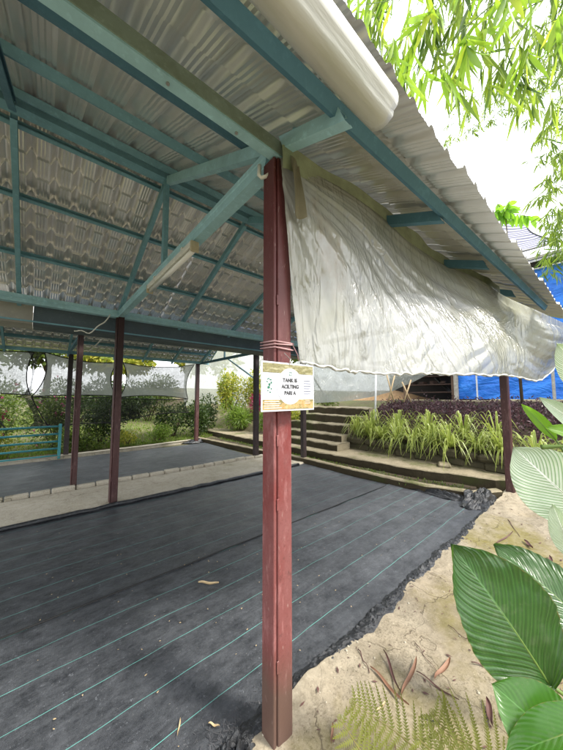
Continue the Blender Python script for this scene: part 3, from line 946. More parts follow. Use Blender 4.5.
# roof sheets: pressed tile profile, .165 m pitch, .178 m courses
PITCH, COURSE = .165, .178
def prof(t):
    t %= 1
    h = 0
    # broad roll
    if t < .42: h = .030*math.sin(math.pi*t/.42)**1.0
    for c in (.53, .68, .83):
        d = abs(t-c)
        if d < .045: h += .010*(.5+.5*math.cos(math.pi*d/.045))
    return h
PAN = PITCH*6
def sheet_mesh(name, fz, y_start, y_end, sl, lift=.018):
    """sheet for x in [0,PAN], y from eave (y_start) up to ridge (y_end); steps along it"""
    b = MB()
    NS = 20*6
    sgn = 1 if y_end > y_start else -1
    L = abs(y_end-y_start); nc = int(math.ceil(L/COURSE))
    rows = []
    for k in range(nc):
        a0, a1 = k*COURSE, min(L, (k+1)*COURSE)
        rows.append((a0, lift)); rows.append((a1-.003, -.004))
    for ri, (a, dz) in enumerate(rows):
        y = y_start+sgn*a
        for i in range(NS+1):
            x = i/NS*PAN
            h = prof(i/20)
            # the course line follows the rolls a little
            t_ = (i/20) % 1
            sh = (.032*math.sin(math.pi*t_/.42)**1.2 if t_ < .42 else 0) - (.006 if t_ > .9 else 0)
            if ri in (0, len(rows)-1): sh = 0
            yy = y + sgn*sh
            b.v.append(Vector((x, yy, fz(yy)+.080+h+dz)))
    n = NS+1
    for j in range(len(rows)-1):
        for i in range(NS):
            q = [j*n+i, j*n+i+1, (j+1)*n+i+1, (j+1)*n+i]
            b.face(q if sgn > 0 else q[::-1])
    me = bpy.data.meshes.new(name)
    me.from_pydata([tuple(v) for v in b.v], [], b.f)
    me.materials.append(M['roof'])
    me.polygons.foreach_set('use_smooth', [True]*len(me.polygons))
    me.update()
    try: me.set_sharp_from_angle(angle=R(38))
    except Exception: pass
    return me
me_n = sheet_mesh('roof_sheet', zn, -.622, YR+.04, .5, lift=.004)
me_f = sheet_mesh('roof_sheet', zf, 4.05, YR-.0, .434)
for me_, nm in ((me_n, 'n'), (me_f, 'f')):
    k = 0; x = -4.3
    while x < 3.65:
        dy = -.024*(x+.5) if nm == 'n' else 0
        o = inst('roof_sheet', me_, S_near, Matrix.Translation((x, dy, .5*dy+.0025*(k % 2))))
        x += PAN-.012; k += 1
b = MB()
b.prism([(-.24, -.095), (-.24, -.075), (0, .045), (.24, -.06), (.24, -.08), (0, .025)], (-4.4, YR, zn(YR)+.13), (4.6, YR, zn(YR)+.13), (0, 1, 0), (0, 0, 1))
b.build('ridge_cap', M['roof'], S_near)
# far roof
def zn2(y): return 2.66+.45*(y-4.7)
YR2 = 6.27
def zf2(y): return zn2(YR2)-.45*(y-YR2)
for y in (5.0, 5.6, 6.15): purlin(y, True, M['teal'], parent=S_far, zfun=zn2, x0=-4, x1=3.4, sl=.45)
for y in (6.4, 7.0, 7.5): purlin(y, False, M['teal'], parent=S_far, zfun=zf2, x0=-4, x1=3.4, sl=.45)
for x in (-3.2, -2.1, -1.5, -.33, .7, 1.45, 2.3, 3.2):
    rafter(x, 4.75, YR2-.03, True, M['teal'], parent=S_far, fn=zn2)
    rafter(x, YR2+.03, 8.0, False, M['teal'], parent=S_far, fn=zf2)
MB().box((-.35, 7.86, 2.62), (7.7, .07, .08)).build('eave_beam', M['teal'], S_far)
MB().box((-.35, 4.72, 2.62), (7.7, .07, .08)).build('eave_beam', M['teal'], S_far)
MB().box((3.22, 6.29, 2.60), (.05, 3.06, .07)).build('tie_beam', M['blue'], S_far)
MB().box((-.33, 6.29, 2.60), (.05, 3.06, .07)).build('tie_beam', M['blue'], S_far)
MB().box((3.22, 6.27, 2.93), (.04, .04, .58)).build('king_post', M['teal'], S_far)
MB().tube([(3.25, 6.1, 2.57), (3.25, 4.79, 1.95)], .022, 6).build('knee_brace', M['teal_light'], S_far)
MB().tube([(3.22, 7.2, 2.6), (3.22, 6.27, 3.2)], .018, 6).build('truss_strut', M['teal'], S_far)
me_n2 = sheet_mesh('roof_sheet', zn2, 4.45, YR2+.02, .45)
me_f2 = sheet_mesh('roof_sheet', zf2, 8.1, YR2-.02, .45)
for me_ in (me_n2, me_f2):
    x = -4.3
    while x < 2.6:
        inst('roof_sheet', me_, S_far, Matrix.Translation((x, 0, 0))); x += PAN-.012
# gutter between the roofs
def gutter(x0, x1, m_, nm='gutter'):
    b = MB()
    pr = [(-.13, .13), (-.13, -.10), (-.10, -.12), (.32, -.12), (.35, -.10), (.35, .13), (.342, .13), (.342, -.10), (.32, -.112), (-.10, -.112), (-.122, -.10), (-.122, .13)]
    b.prism(pr, (x0, 3.95, 2.57), (x1, 3.95, 2.57), (0, 1, 0), (0, 0, 1))
    return b.build(nm, m_, S_near)
gutter(-.96, 4.1, M['gutter']); g = gutter(-4.2, -.963, M['gutter_pale'])
MB().box((.0, 3.805, 2.475), (8, .012, .02)).build('gutter_lip', M['teal'], S_near)

# batten lamp under the tie beam
t = thing('tube_lamp', 'white fluorescent batten with a bare tube under the near tie beam', 'lamp', (.02, 1.6, 2.63))
LX = -.04
MB().cbox((LX, 1.45, 2.622), (.06, 1.10, .045), .006).build('batten', M['white'], t)
MB().tube([(LX, 1.97, 2.578), (LX, .93, 2.578)], .019, 12).build('tube', M['lampglass'], t, True)
for yy in (2.0, .90): MB().cbox((LX, yy, 2.60), (.064, .02, .08), .004).build('end_cap', M['yellowed'], t)
for yy in (1.8, 1.1): MB().cbox((LX+.02, yy, 2.657), (.09, .03, .026), .003).build('bracket', M['white'], t)

# cable from the beam
def cable(pts, r, name, m_, lab, cat):
    return tag(MB().tube(pts, r, 6).build(name, m_, smooth=True), lab, cat)
P_a, P_b = Vector((-.14, 3.53, 2.66)), Vector((-.52, 3.82, 2.44))
cable([P_a.lerp(P_b, s/14)+Vector((0, 0, -.13*math.sin(math.pi*s/14)-.02*math.sin(s))) for s in range(15)], .008, 'power_cable', M['white'], 'white cable drooping from the beam above the middle red post', 'cable')
cable([at(104, 332, 6.0), at(103, 338, 6.0), at(94, 347, 6.2), at(88, 352, 6.3)], .012, 'conduit', M['white'], 'short white conduit sloping down under the far roof', 'conduit')
# white hook near the post head
hk = [(-.075, .045, 2.655), (-.078, .045, 2.60), (-.07, .035, 2.585), (-.055, .02, 2.59), (-.045, .01, 2.60)]
cable(hk, .010, 'pipe_hook', M['white'], 'small white plastic hook beside the head of the nearest post', 'hook')

# ------------------------------------------------------------------ plastic blinds
def catmull(P, t):
    n = len(P)-1; k = min(n-1, int(t*n)); f = t*n-k
    p0, p1, p2, p3 = P[max(0, k-1)], P[k], P[k+1], P[min(n, k+2)]
    return .5*((2*p1)+(p2-p0)*f+(2*p0-5*p1+4*p2-p3)*f*f+(3*p1-p0-3*p2+p3)*f**3)
def on_y(u, v, y):
    d = fw + rt*((u-281.5)/CF) - up*((v-375)/CF)
    return CPOS + d*((y-CPOS.y)/d.y)
TOP = [on_y(280.5, 157, -.075), Vector((.6, -.08, 2.73)), Vector((1.25, -.08, 2.745)), Vector((1.9, -.09, 2.73)), Vector((2.55, -.22, 2.70)), on_y(505, 296, -.5), on_y(540, 312, -.72), on_y(580, 331, -.86)]
BOT = [on_y(299.5, 363, -.08), on_y(345, 372, -.16), on_y(390, 375, -.27), on_y(430, 375, -.38), on_y(480, 376, -.50), on_y(515, 377, -.58), on_y(542, 379, -.66), on_y(560, 357, -.72)]
def curt(u, v):
    t_, b_ = catmull(TOP, u), catmull(BOT, u)
    p = t_.lerp(b_, v)
    if u > .9: pass
    env = math.sin(math.pi*min(1, v))**.7
    a = 1-math.exp(-u*10)
    # creases fan out from the tied corner at the post head
    fan = math.atan2(v+.02, u*2.4+.05)
    cr_ = noise.noise(Vector((fan*9, (u+v)*1.2, 0)))
    cr2 = noise.noise(Vector((fan*26, (u+v)*2.5, 4)))
    sw = noise.noise(Vector((u*5, v*2.2, 9)))
    ri = 1-abs(noise.noise(Vector((u*16+v*4, v*5-u*3, 3))))*2
    ri2 = 1-abs(noise.noise(Vector((u*38+v*8, v*13-u*9, 6))))*2
    fold_ = math.sin(fan*46+3*cr_)*math.exp(-((v-.35)/.4)**2)*math.exp(-u*2.2)
    off = env*(-.05*a) + .007*fold_*(.2+a) + (.2+.8*min(1, v*3))*(.032*cr_+.006*cr2+.05*sw+.008*ri*abs(cr_)*2+.0012*ri2)*(.25+a)
    p += Vector((0, off, 0)) + Vector((0, 0, .012*cr2*v))
    if v > .93: p.z += .010*noise.noise(Vector((u*60, 0, 2)))
    return p
t_cur = thing('plastic_curtain', 'milky plastic sheet stretched from the nearest post along the eave', 'plastic sheet', (1.5, -.1, 1.65))
MB().grid(curt, 340, 150, uv=True).build('sheet', M['curtain'], t_cur, True)
# thick rolled hem along the bottom
MB().tube([curt(i/90, .992)+Vector((0, -.004, .004*math.sin(i*1.7))) for i in range(91)], [.006+.003*math.sin(i*2.1) for i in range(91)], 6).build('hem', M['rollp'], t_cur, True)
# folded top edge
MB().grid(lambda u, v: catmull(TOP, u*.68)+Vector((0, -.012-.010*math.sin(u*31+v*2)*.5, .055-.12*v+.008*math.sin(u*43))), 160, 6).build('folded_top', simple('green_stained_plastic', (.30, .34, .20), .4, 9, .4), t_cur, True)
# brown-coloured double fold hanging by the post head
MB().grid(lambda u, v: Vector((.000+.070*u, -.130+.03*(1-v)-.012*math.sin(u*5+v*3), 2.655-.30*v-.02*math.sin(u*3))), 8, 20).build('folded_flap', simple('brown_plastic', (.16, .14, .08), .35), t_cur, True)
# strings round the post
b = MB()
for z, w in ((1.752, .0), (1.738, .008), (1.724, -.004)):
    b.tube([(-.058, -.054, z), (.058, -.054, z+w), (.058, .054, z+.01), (-.058, .054, z+.006), (-.058, -.054, z)], .0035, 5)
b.tube([(.055, -.056, 1.74), (.07, -.07, 1.70), (.075, -.075, 1.665)], .003, 5)
b.build('tie_string', M['string'], t_cur, True)

# rolled-up blind under the eave edge
b = MB()
NR = 110
for i in range(NR+1):
    x = -2.6 + (2.6-.085)*i/NR
    c = Vector((x, -.622+.0015*math.sin(i*.13), 2.40+.03*x+.0015*math.sin(i*.11)))
    for k in range(28):
        a = 2*math.pi*k/28
        rr = .062*(1+.03*noise.noise(Vector((x*1.2, math.cos(a)*2, math.sin(a)*2)))) + .0012*noise.noise(Vector((x*9, math.cos(a)*5, math.sin(a)*5)))
        if k in (6, 17): rr -= .007
        b.v.append(c+Vector((0, math.cos(a)*rr*.86, math.sin(a)*rr)))
for i in range(NR):
    for k in range(28):
        b.face([i*28+k, i*28+(k+1) % 28, (i+1)*28+(k+1) % 28, (i+1)*28+k])
b.face([NR*28+k for k in range(28)])
tag(b.build('rolled_blind', M['rollp'], smooth=True), 'thick roll of dirty white plastic blind slung under the eave edge', 'rolled blind')

# ------------------------------------------------------------------ the sign on the post
t = thing('info_sign', 'white laminated notice with round centre tied to the nearest post', 'sign', (-.015, -.085, 1.44))
SX0, SX1, SZ0, SZ1, SY = -.172, .142, 1.436, 1.648, -.105
def sq(x0, x1, z0, z1, y, th, name, m_):
    return MB().box(((x0+x1)/2, y, (z0+z1)/2), (x1-x0, th, z1-z0)).build(name, m_, t)
MB().cbox(((SX0+SX1)/2, SY, (SZ0+SZ1)/2), (SX1-SX0, .004, SZ1-SZ0), .0012).build('board', M['signwhite'], t)
sq(SX0+.007, SX1-.007, SZ1-.047, SZ1-.007, SY-.0028, .0014, 'photo_strip', M['photo_top'])
sq(SX0+.007, SX1-.007, SZ0+.008, SZ0+.050, SY-.0028, .0014, 'photo_strip', M['photo_low'])
cxs, czs = (SX0+SX1)/2+.002, (SZ0+SZ1)/2+.002
b = MB(); N = 48; 
for k in range(N): b.v.append(Vector((cxs+.076*math.cos(2*math.pi*k/N), SY-.0042, czs+.080*math.sin(2*math.pi*k/N))))
for k in range(N): b.v.append(Vector((cxs+.076*math.cos(2*math.pi*k/N), SY-.002, czs+.080*math.sin(2*math.pi*k/N))))
b.face(list(range(N))); [b.face([k, (k+1) % N, N+(k+1) % N, N+k]) for k in range(N)]
b.build('disc', M['signwhite'], t)
def text(s_, x, z, size, m_, align='CENTER', ex=0.0):
    cu = bpy.data.curves.new('lettering', 'FONT'); cu.body = s_; cu.size = size; cu.align_x = align; cu.align_y = 'CENTER'
    cu.extrude = .0003; cu.offset = ex; cu.materials.append(m_)
    o_ = bpy.data.objects.new('lettering_curve', cu); COL.objects.link(o_)
    me_ = bpy.data.meshes.new_from_object(o_.evaluated_get(bpy.context.evaluated_depsgraph_get())); me_.name = 'lettering'
    bpy.data.objects.remove(o_)
    o = bpy.data.objects.new('lettering', me_); COL.objects.link(o); o.parent = t
    o.location = Vector((x, SY-.0056, z))-origin(t); o.rotation_euler = (R(90), 0, 0)
    return o
text('TANK IS', cxs-.002, czs+.026, .023, M['ink'], ex=.0009)
text('ACILTING', cxs, czs-.002, .023, M['ink'], ex=.0009)
text('PARI A', cxs-.002, czs-.030, .023, M['ink'], ex=.0009)
# emblem above the words
b = MB()
for k in range(4):
    a = math.pi/4+k*math.pi/2
    c = Vector((cxs+math.cos(a)*.007*1.0, SY-.0052, czs+.056+math.sin(a)*.007))
    b.box(c, (.009, .0006, .003), rot=Matrix.Rotation(-(a+math.pi/2), 3, 'Y'))
b.build('emblem', M['greenink'], t)
# left leafy logo
b = MB()
for k, (dx, dz, w_, h_) in enumerate(((-.006, .030, .012, .004), (.006, .026, .010, .005), (-.012, .018, .008, .004), (.010, .014, .007, .008), (0, .006, .010, .010), (-.004, -.006, .012, .010), (.010, -.012, .006, .007), (-.008, -.020, .006, .004), (.004, -.026, .010, .004))):
    b.box((SX0+.042+dx, SY-.0030, czs+dz), (w_, .0006, h_), rot=Matrix.Rotation(random.uniform(-.6, .6), 3, 'Y'))
b.build('leaf_logo', M['greenink'], t)
for k in range(6):
    sq(SX1-.068, SX1-.068+random.uniform(.035, .054), czs+.026-.012*k, czs+.029-.012*k, SY-.0030, .0006, 'text_line', M['greyink'])
for k in range(4):
    sq(SX0+.014, SX0+random.uniform(.08, .11), SZ0+.014+.009*k, SZ0+.0165+.009*k, SY-.0045, .0006, 'text_line', M['signwhite'])
    sq(SX1-random.uniform(.06, .07), SX1-.03, SZ0+.014+.009*k, SZ0+.016+.009*k, SY-.0045, .0006, 'text_line', M['signwhite']) if k > 1 else None
MB().tube([(-.012, SY, 1.64), (-.018, SY-.008, 1.655), (-.012, SY-.006, 1.668), (-.004, SY, 1.662), (-.006, -.06, 1.70)], .0022, 5).build('wire_loop', M['wire'], t, True)

# ------------------------------------------------------------------ nets at the back of the far shelter
def hang_net(c, name, m_, lab, sag=(.10, .10, .10, .10), th=.012, wob=.05):
    """c: four corners tl,tr,br,bl; sides bow inwards by sag = top,right,bottom,left (metres)"""
    tl, tr, br, bl = [Vector(q) for q in c]
    t = thing(name, lab, 'shade net', (bl+br)/2)
    ctr = (tl+tr+br+bl)/4
    def edge(a, b_, s, k):
        p = a.lerp(b_, s); mid = (a+b_)/2; inw = (ctr-mid).normalized()
        return p + inw*k*4*s*(1-s)
    def f(u, v):
        T = edge(tl, tr, u, sag[0]); B = edge(bl, br, u, sag[2]); Lf = edge(tl, bl, v, sag[3]); Rg = edge(tr, br, v, sag[1])
        p = T.lerp(B, v) + Lf.lerp(Rg, u) - (tl.lerp(tr, u).lerp(bl.lerp(br, u), v))
        n_ = wob*noise.noise(Vector((u*3, v*3, c[0][0])))*math.sin(math.pi*u)*math.sin(math.pi*v)
        return p + Vector((n_*.4, n_*2, 0))
    MB().grid(f, 24, 18, uv=True).build('netting', m_, t, True)
    per = [f(i/24, 0) for i in range(25)]+[f(1, i/18) for i in range(1, 19)]+[f(1-i/24, 1) for i in range(1, 25)]+[f(0, 1-i/18) for i in range(1, 19)]
    MB().tube(per, th, 5, cap=False).build('hem', M['hem'], t, True)
    return t
YN = 7.96
hang_net([(-3.4, YN, 2.56), (-.98, YN, 2.57), (-1.0, YN, 1.54), (-3.4, YN, 1.52)], 'shade_net', M['net'], 'grey black shade net at the far left, upper panel', (.03, .10, .06, .1))
hang_net([(-.80, YN, 2.60), (.80, YN, 2.46), (.80, YN, 1.52), (-.98, YN, 1.50)], 'shade_net', M['net'], 'shade net upper panel between black back post and leftmost panel', (.10, .16, .03, .14))
hang_net([(.92, YN, 2.47), (3.05, YN, 2.57), (2.85, YN, 1.42), (.86, YN, 1.48)], 'shade_net', M['net'], 'wide shade net panel hung left of the far corner post', (.12, .16, .08, .14))
hang_net([(-.98, YN+.01, 1.50), (.80, YN+.01, 1.50), (.72, YN+.01, .78), (-.62, YN+.01, .76)], 'shade_net', M['net_low'], 'dark see-through lower net behind the black back post', (.03, .10, .03, -.02))
hang_net([(.86, YN+.01, 1.47), (2.85, YN+.01, 1.42), (2.90, YN+.01, .98), (.80, YN+.01, .78)], 'shade_net', M['net_low'], 'dark see-through lower net left of the far corner post', (.03, .10, .08, .08))
hang_net([(-2.6, YN+.01, 1.52), (-1.5, YN+.01, 1.5), (-1.35, YN+.01, .74), (-2.6, YN+.01, .74)], 'shade_net', M['net_low'], 'dark lower net above the teal rail fence at far left', (.03, .12, .06, .1))
# dark gathered strip where the far left nets are pinched together
def gath(u, v):
    K = [(2.60, -1.12, -.72), (2.50, -1.05, -.86), (2.35, -1.01, -.93), (2.0, -1.0, -.96), (1.75, -1.02, -.985), (1.56, -1.12, -.97), (1.50, -1.25, -.94), (1.46, -1.10, -.94), (1.1, -.93, -.84), (.9, -.90, -.74), (.77, -1.0, -.50)]
    t_ = v*(len(K)-1); k = min(len(K)-2, int(t_)); f = t_-k
    z, a, c = [K[k][q]+(K[k+1][q]-K[k][q])*f for q in range(3)]
    return (a+(c-a)*u, YN-.03+.02*math.sin(u*9+v*7), z)
tag(MB().grid(gath, 8, 40).build('net_gather', M['gath'], smooth=True), 'black gathered strip where the two leftmost net panels are pinched together', 'net fold')

# teal rail fence at far left
t = thing('rail_fence', 'low teal steel rail fence below the nets at far left', 'fence', (-1.8, 7.86, 0))
for z in (.78, .60, .42, .25, .08):
    MB().tube([(-3.6, 7.80, z+.01), (-.42, 7.80, z)], .024, 8).build('rail', M['fence_teal'], t, True)
for x in (-.41, -1.9, -3.4):
    MB().cbox((x, 7.80, .42), (.06, .06, .84), .006).build('fence_post', M['fence_teal'], t)
# low kerb behind the far mat
o = strip([(-4, 7.62), (1.4, 7.86), (3.1, 8.12)], -.14, -.03, .07, M['path'], 'back_kerb', seg=.1)
tag(o, 'thin pale kerb along the back of the far weed mat', 'kerb')

# ------------------------------------------------------------------ foliage builders
def leafquad(b, p, d, l, w, nrm=None, fold=.25, n=2):
    d = d.normalized()
    if nrm is None: nrm = Vector((random.gauss(0, 1), random.gauss(0, 1), random.gauss(0, 1)+.8))
    s_ = d.cross(nrm)
    if s_.length < 1e-4: s_ = d.cross(Vector((1, 0, 0)))
    s_.normalize(); nn = s_.cross(d)
    i = len(b.v)
    m_ = p+d*l*.45
    b.v += [p, m_+s_*w/2+nn*w*fold, p+d*l, m_-s_*w/2+nn*w*fold, ]
    b.face([i, i+1, i+2]); b.face([i, i+2, i+3])

def bush(name, c, rx, ry, h, n, mats, lab, cat='shrub', lw=(.05, .1), aspect=.45, group=None, extra=None, stems=True, parent=None):
    c = Vector(c)
    t = parent or thing(name, lab, cat, c, group)
    lobes = [(Vector((random.uniform(-.6, .6)*rx, random.uniform(-.6, .6)*ry, random.uniform(.3, .8)*h)), random.uniform(.3, .55)) for _ in range(9)]
    b = MB()
    for _ in range(n):
        lc, lr = random.choice(lobes)
        v = Vector((random.gauss(0, 1), random.gauss(0, 1), random.gauss(0, 1))).normalized()*(random.random()**.35)
        p = c+lc+Vector((v.x*rx*lr, v.y*ry*lr, v.z*h*lr*.9))
        if p.z < c.z: p.z = c.z+random.random()*.1
        d = (v+Vector((random.gauss(0, .6), random.gauss(0, .6), random.gauss(0, .6)))).normalized()
        l = random.uniform(*lw)
        leafquad(b, p, d, l, l*aspect)
    b.build('foliage', mats, t)
    if stems:
        s_ = MB()
        for k in range(7):
            lc, lr = lobes[k]
            s_.tube([c+Vector((random.uniform(-.1, .1)*rx, random.uniform(-.1, .1)*ry, -.03)), c+lc*.5, c+lc], [.02, .014, .006], 5)
        s_.build('stem', M['bark'], t, True)
    if extra:
        m2, k2, l2 = extra
        e = MB()
        for _ in range(k2):
            lc, lr = random.choice(lobes)
            v = Vector((random.gauss(0, 1), random.gauss(0, 1)-.6, random.gauss(0, 1))).normalized()
            p = c+lc+Vector((v.x*rx*lr, v.y*ry*lr, v.z*h*lr))
            for q in range(4): leafquad(e, p, Vector((random.gauss(0, 1), random.gauss(0, 1), random.gauss(0, 1))), l2, l2*.7)
        e.build('flowers', m2, t)['kind'] = 'stuff'
    return t

# back-left planting, beyond the nets
bush('shrub', (-3.2, 9.6, .1), .9, .6, 1.5, 1400, M['shrub'], 'dark green shrub behind the teal fence at far left', lw=(.07, .14))
bush('shrub', (-1.7, 9.4, .1), .9, .6, 1.5, 1500, M['tree'], 'green shrub with red young leaves seen under the leftmost net', lw=(.07, .14), extra=(M['magenta'], 25, .08))
bush('flowering_shrub', (-.45, 9.3, .1), .8, .6, 1.55, 1700, M['tree'], 'leafy shrub with pink flowers behind the black back post', lw=(.06, .13), extra=(M['pink'], 26, .06))
bush('shrub', (.6, 9.1, .05), .7, .5, 1.4, 1500, M['shrub'], 'dark shrub just right of the pink flowering one', lw=(.07, .14))
bush('shrub', (1.8, 9.9, .9), 1.0, .5, .8, 1400, M['shrub'], 'dark shrub crown hanging above the sunny lawn behind the middle posts', lw=(.08, .16))
bush('shrub', (2.9, 9.3, .05), .7, .5, 1.25, 1500, M['shrub'], 'bushy dark shrub behind the far corner post', lw=(.07, .14))
bush('shrub', (2.2, 8.75, .02), .5, .3, .55, 900, M['grass'], 'low bright green clump at the back kerb', lw=(.06, .14), aspect=.3)
bush('shrub', (.2, 8.7, .02), .9, .3, .5, 1200, M['tree'], 'low leafy border plant right of the teal fence', lw=(.06, .12))
bush('shrub', (-2.2, 8.8, .02), 1.3, .4, .7, 1800, M['lime'], 'low yellow green border plant behind the teal fence rails', lw=(.06, .12))
bush('shrub', (1.3, 8.75, .02), .5, .3, .42, 700, M['lime'], 'small yellow green clump in front of the lawn', lw=(.05, .1))
bush('boundary_hedge', (-2.6, 12.2, .3), 1.8, .7, 2.0, 3500, M['tree'], 'tall hedge far behind the leftmost nets', 'hedge', lw=(.08, .16))
bush('boundary_hedge', (.3, 12.6, .3), 1.7, .7, 2.0, 3500, M['shrub'], 'tall dark hedge far behind the two middle posts', 'hedge', lw=(.08, .16))
bush('boundary_hedge', (3.0, 13.0, .4), 1.7, .7, 2.0, 3500, M['tree'], 'tall hedge beyond the lawn left of the white screen', 'hedge', lw=(.08, .16))
bush('shrub', (1.1, 9.6, .75), 1.0, .5, .95, 2400, M['shrub'], 'dark leafy canopy between the middle posts above the lawn', lw=(.08, .16))
bush('shrub', (3.6, 8.9, .02), .45, .4, 1.2, 1200, M['shrub'], 'dense dark shrub right behind the far corner post', lw=(.07, .14))
# right of the far corner post
bush('croton', (5.15, 9.0, .9), .75, .6, 1.6, 2200, M['lime'], 'tall yellow green croton before the white plastic screen', 'shrub', lw=(.08, .17), aspect=.4)
bush('croton', (6.2, 8.7, 1.0), .6, .6, 1.4, 1500, M['lime'], 'yellow croton partly hidden by the far dark post', 'shrub', lw=(.08, .17), aspect=.4)
bush('red_cordyline', (5.95, 7.9, .75), .55, .5, .85, 1300, M['magenta'], 'magenta leaved cordyline above the terrace bed', 'shrub', lw=(.10, .2), aspect=.25)
bush('shrub', (4.2, 9.4, .1), .6, .5, 1.3, 1300, M['shrub'], 'dark shrub between the far corner post and the crotons', lw=(.08, .15))
bush('shrub', (5.0, 8.2, .2), .75, .6, .95, 1900, M['grass'], 'mounded striped lily clump on the terrace bed', lw=(.12, .26), aspect=.16)
bush('shrub', (5.35, 6.9, .3), .5, .5, .75, 1100, M['grass'], 'narrow leaved clump beside the magenta cordyline', lw=(.12, .24), aspect=.16)
bush('shrub', (5.5, 5.9, .35), .4, .4, .8, 700, M['lime'], 'yellow green bush beside the top of the steps', lw=(.08, .16), aspect=.3)
bush('shrub', (6.6, 5.3, 1.15), .5, .6, .35, 700, M['tree'], 'low weeds at the head of the steps', lw=(.05, .12), aspect=.35)

# trees far behind
def tree(c, h, r, lab, m_=None, n=3500, lw=(.25, .5)):
    c = Vector(c); t = thing('garden_tree', lab, 'tree', c)
    top = c+Vector((0, 0, h*.55))
    k = MB(); k.tube([c, c+Vector((.1, 0, h*.3)), top], [h*.028, h*.022, h*.014], 8)
    lobes = []
    for i in range(12):
        a = i*2.4; e = random.uniform(.3, 1)
        q = c+Vector((math.cos(a)*r*.65*random.uniform(.3, 1), math.sin(a)*r*.65*random.uniform(.3, 1), h*(.42+.5*e*random.random())))
        lobes.append((q, r*random.uniform(.3, .5)))
        if i < 7: k.tube([c+Vector((0, 0, h*.3)), (c+q)/2+Vector((0, 0, h*.25)), q], [h*.012, h*.008, h*.004], 5)
    k.build('trunk', M['bark'], t, True)
    b = MB()
    for _ in range(n):
        q, lr = random.choice(lobes)
        v = Vector((random.gauss(0, 1), random.gauss(0, 1), random.gauss(0, 1))).normalized()*(random.random()**.3)
        l = random.uniform(*lw)
        leafquad(b, q+Vector((v.x, v.y, v.z*.7))*lr, v+Vector((random.gauss(0, .7), random.gauss(0, .7), random.gauss(0, .7))), l, l*.5)
    b.build('crown', m_ or M['tree'], t)
for c, h, r, lab, m_ in (((-4, 17, .6), 5.5, 2.6, 'broad tree behind the far left nets', M['tree']), ((2.5, 20, .8), 6, 3, 'pale green tree far beyond the sunny lawn', M['lime']), ((-.5, 24, .8), 8, 3.5, 'taller tree standing between the two nearer garden trees', M['tree']),
                         ((8, 19, 1.0), 7, 3.0, 'tree beyond the white plastic screen', M['lime']), ((14, 16, 1.4), 7, 3.0, 'tree behind the stair garden', M['tree'])):
    tree(c, h, r, lab, m_)
# lawn behind: bright grass
b = MB()
for _ in range(26000):
    x = random.uniform(-7, 5); y = 8.6+random.random()**1.6*9
    z = gh(x, y)
    a = random.uniform(0, 6.28)
    leafquad(b, Vector((x, y, z-.01)), Vector((math.cos(a)*.4, math.sin(a)*.4, 1)), random.uniform(.05, .13), .018)
tag(b.build('lawn_grass', M['grass'], loc=(0, 10, 0)), 'sunny short lawn grass behind the far shelter', kind='stuff')

b = MB()
b.grid(lambda u, v: (5.25+2.2*u, 3.3-9*v, gh(5.25+2.2*u, 0)+.035+.03*noise.noise(Vector((u*12, v*40, 0)))+(.06 if u < .05 else 0)), 20, 90)
tag(b.build('planting_bed', M['soil'], smooth=True, loc=(6, 0, .5)), kind='structure')
# purple hedge
b = MB()
for _ in range(7500):
    y = random.uniform(-4.5, 3.35); x = 6.35+random.gauss(0, .33)
    hh = .27+.22*noise.noise(Vector((y*2, 0, 0)))+.08*noise.noise(Vector((y*6, 2, 0)))
    z = gh(x, y)+random.random()**.6*hh*(1-((x-6.35)/1.1)**2)
    leafquad(b, Vector((x, y, z)), Vector((random.gauss(-.3, .7), random.gauss(0, .7), random.gauss(.5, .6))), random.uniform(.05, .1), .035)
for _ in range(2600):
    y = random.uniform(-4.5, 3.35); x = 7.1+random.gauss(0, .15)
    leafquad(b, Vector((x, y, gh(x, y)+random.random()*.16)), Vector((random.gauss(-.3, .7), random.gauss(0, .7), random.gauss(.5, .6))), random.uniform(.05, .1), .035)
for _ in range(260):
    y = random.uniform(-4.5, 3.3); x = 6.3+random.gauss(0, .3); z0 = gh(x, y)+.15; hh = random.uniform(.15, .42)
    for q in range(9): leafquad(b, Vector((x+random.gauss(0, .03), y+random.gauss(0, .03), z0+hh*q/9)), Vector((random.gauss(0, .7), random.gauss(0, .7), .8)), random.uniform(.05, .09), .032)
tag(b.build('purple_hedge', M['purple'], loc=(6.4, 0, .7)), 'dark purple leaved hedge above the spider plants', 'hedge')

# spider plants
def rosette(name, c, r, h, nb, lab, m_, bw=.024, group=None, cat='plant'):
    c = Vector(c); b = MB()
    for k in range(nb):
        a = random.uniform(0, 2*math.pi); L = r*random.choice((.6, .9, 1.15, 1.45))*random.uniform(.85, 1.1); hh = h*random.choice((.35, .7, 1.0, 1.35))*random.uniform(.8, 1.1)
        dr = Vector((math.cos(a), math.sin(a), 0)); sd = Vector((-math.sin(a), math.cos(a), 0))
        if dr.x > .5: L *= .8
        N = 7; i = len(b.v)
        tw = random.uniform(-.5, .5)
        for j in range(N+1):
            s_ = j/N
            p = c+dr*(L*(s_**.85))+Vector((0, 0, hh*math.sin(min(1, s_*1.25)*math.pi*.62)*1.0 - .75*L*max(0, s_-.38)**1.35*1.5))+sd*tw*.08*s_*s_
            w = bw*(1-s_**2.2)*.5+.0012
            b.v += [p-sd*w+Vector((0, 0, w*.5)), p+sd*w+Vector((0, 0, w*.5))]
            b.uv[len(b.v)-2] = (.0, s_); b.uv[len(b.v)-1] = (1., s_)
        for j in range(N):
            b.face([i+2*j, i+2*j+1, i+2*j+3, i+2*j+2])
    return tag(b.build(name, m_, loc=c), lab, cat, group)
words = ['first', 'second', 'third', 'fourth', 'fifth', 'sixth', 'seventh', 'eighth', 'ninth', 'tenth']
spy = [.62, 1.05, 1.42, 1.8, 2.15, 2.5, 2.85, 3.2]
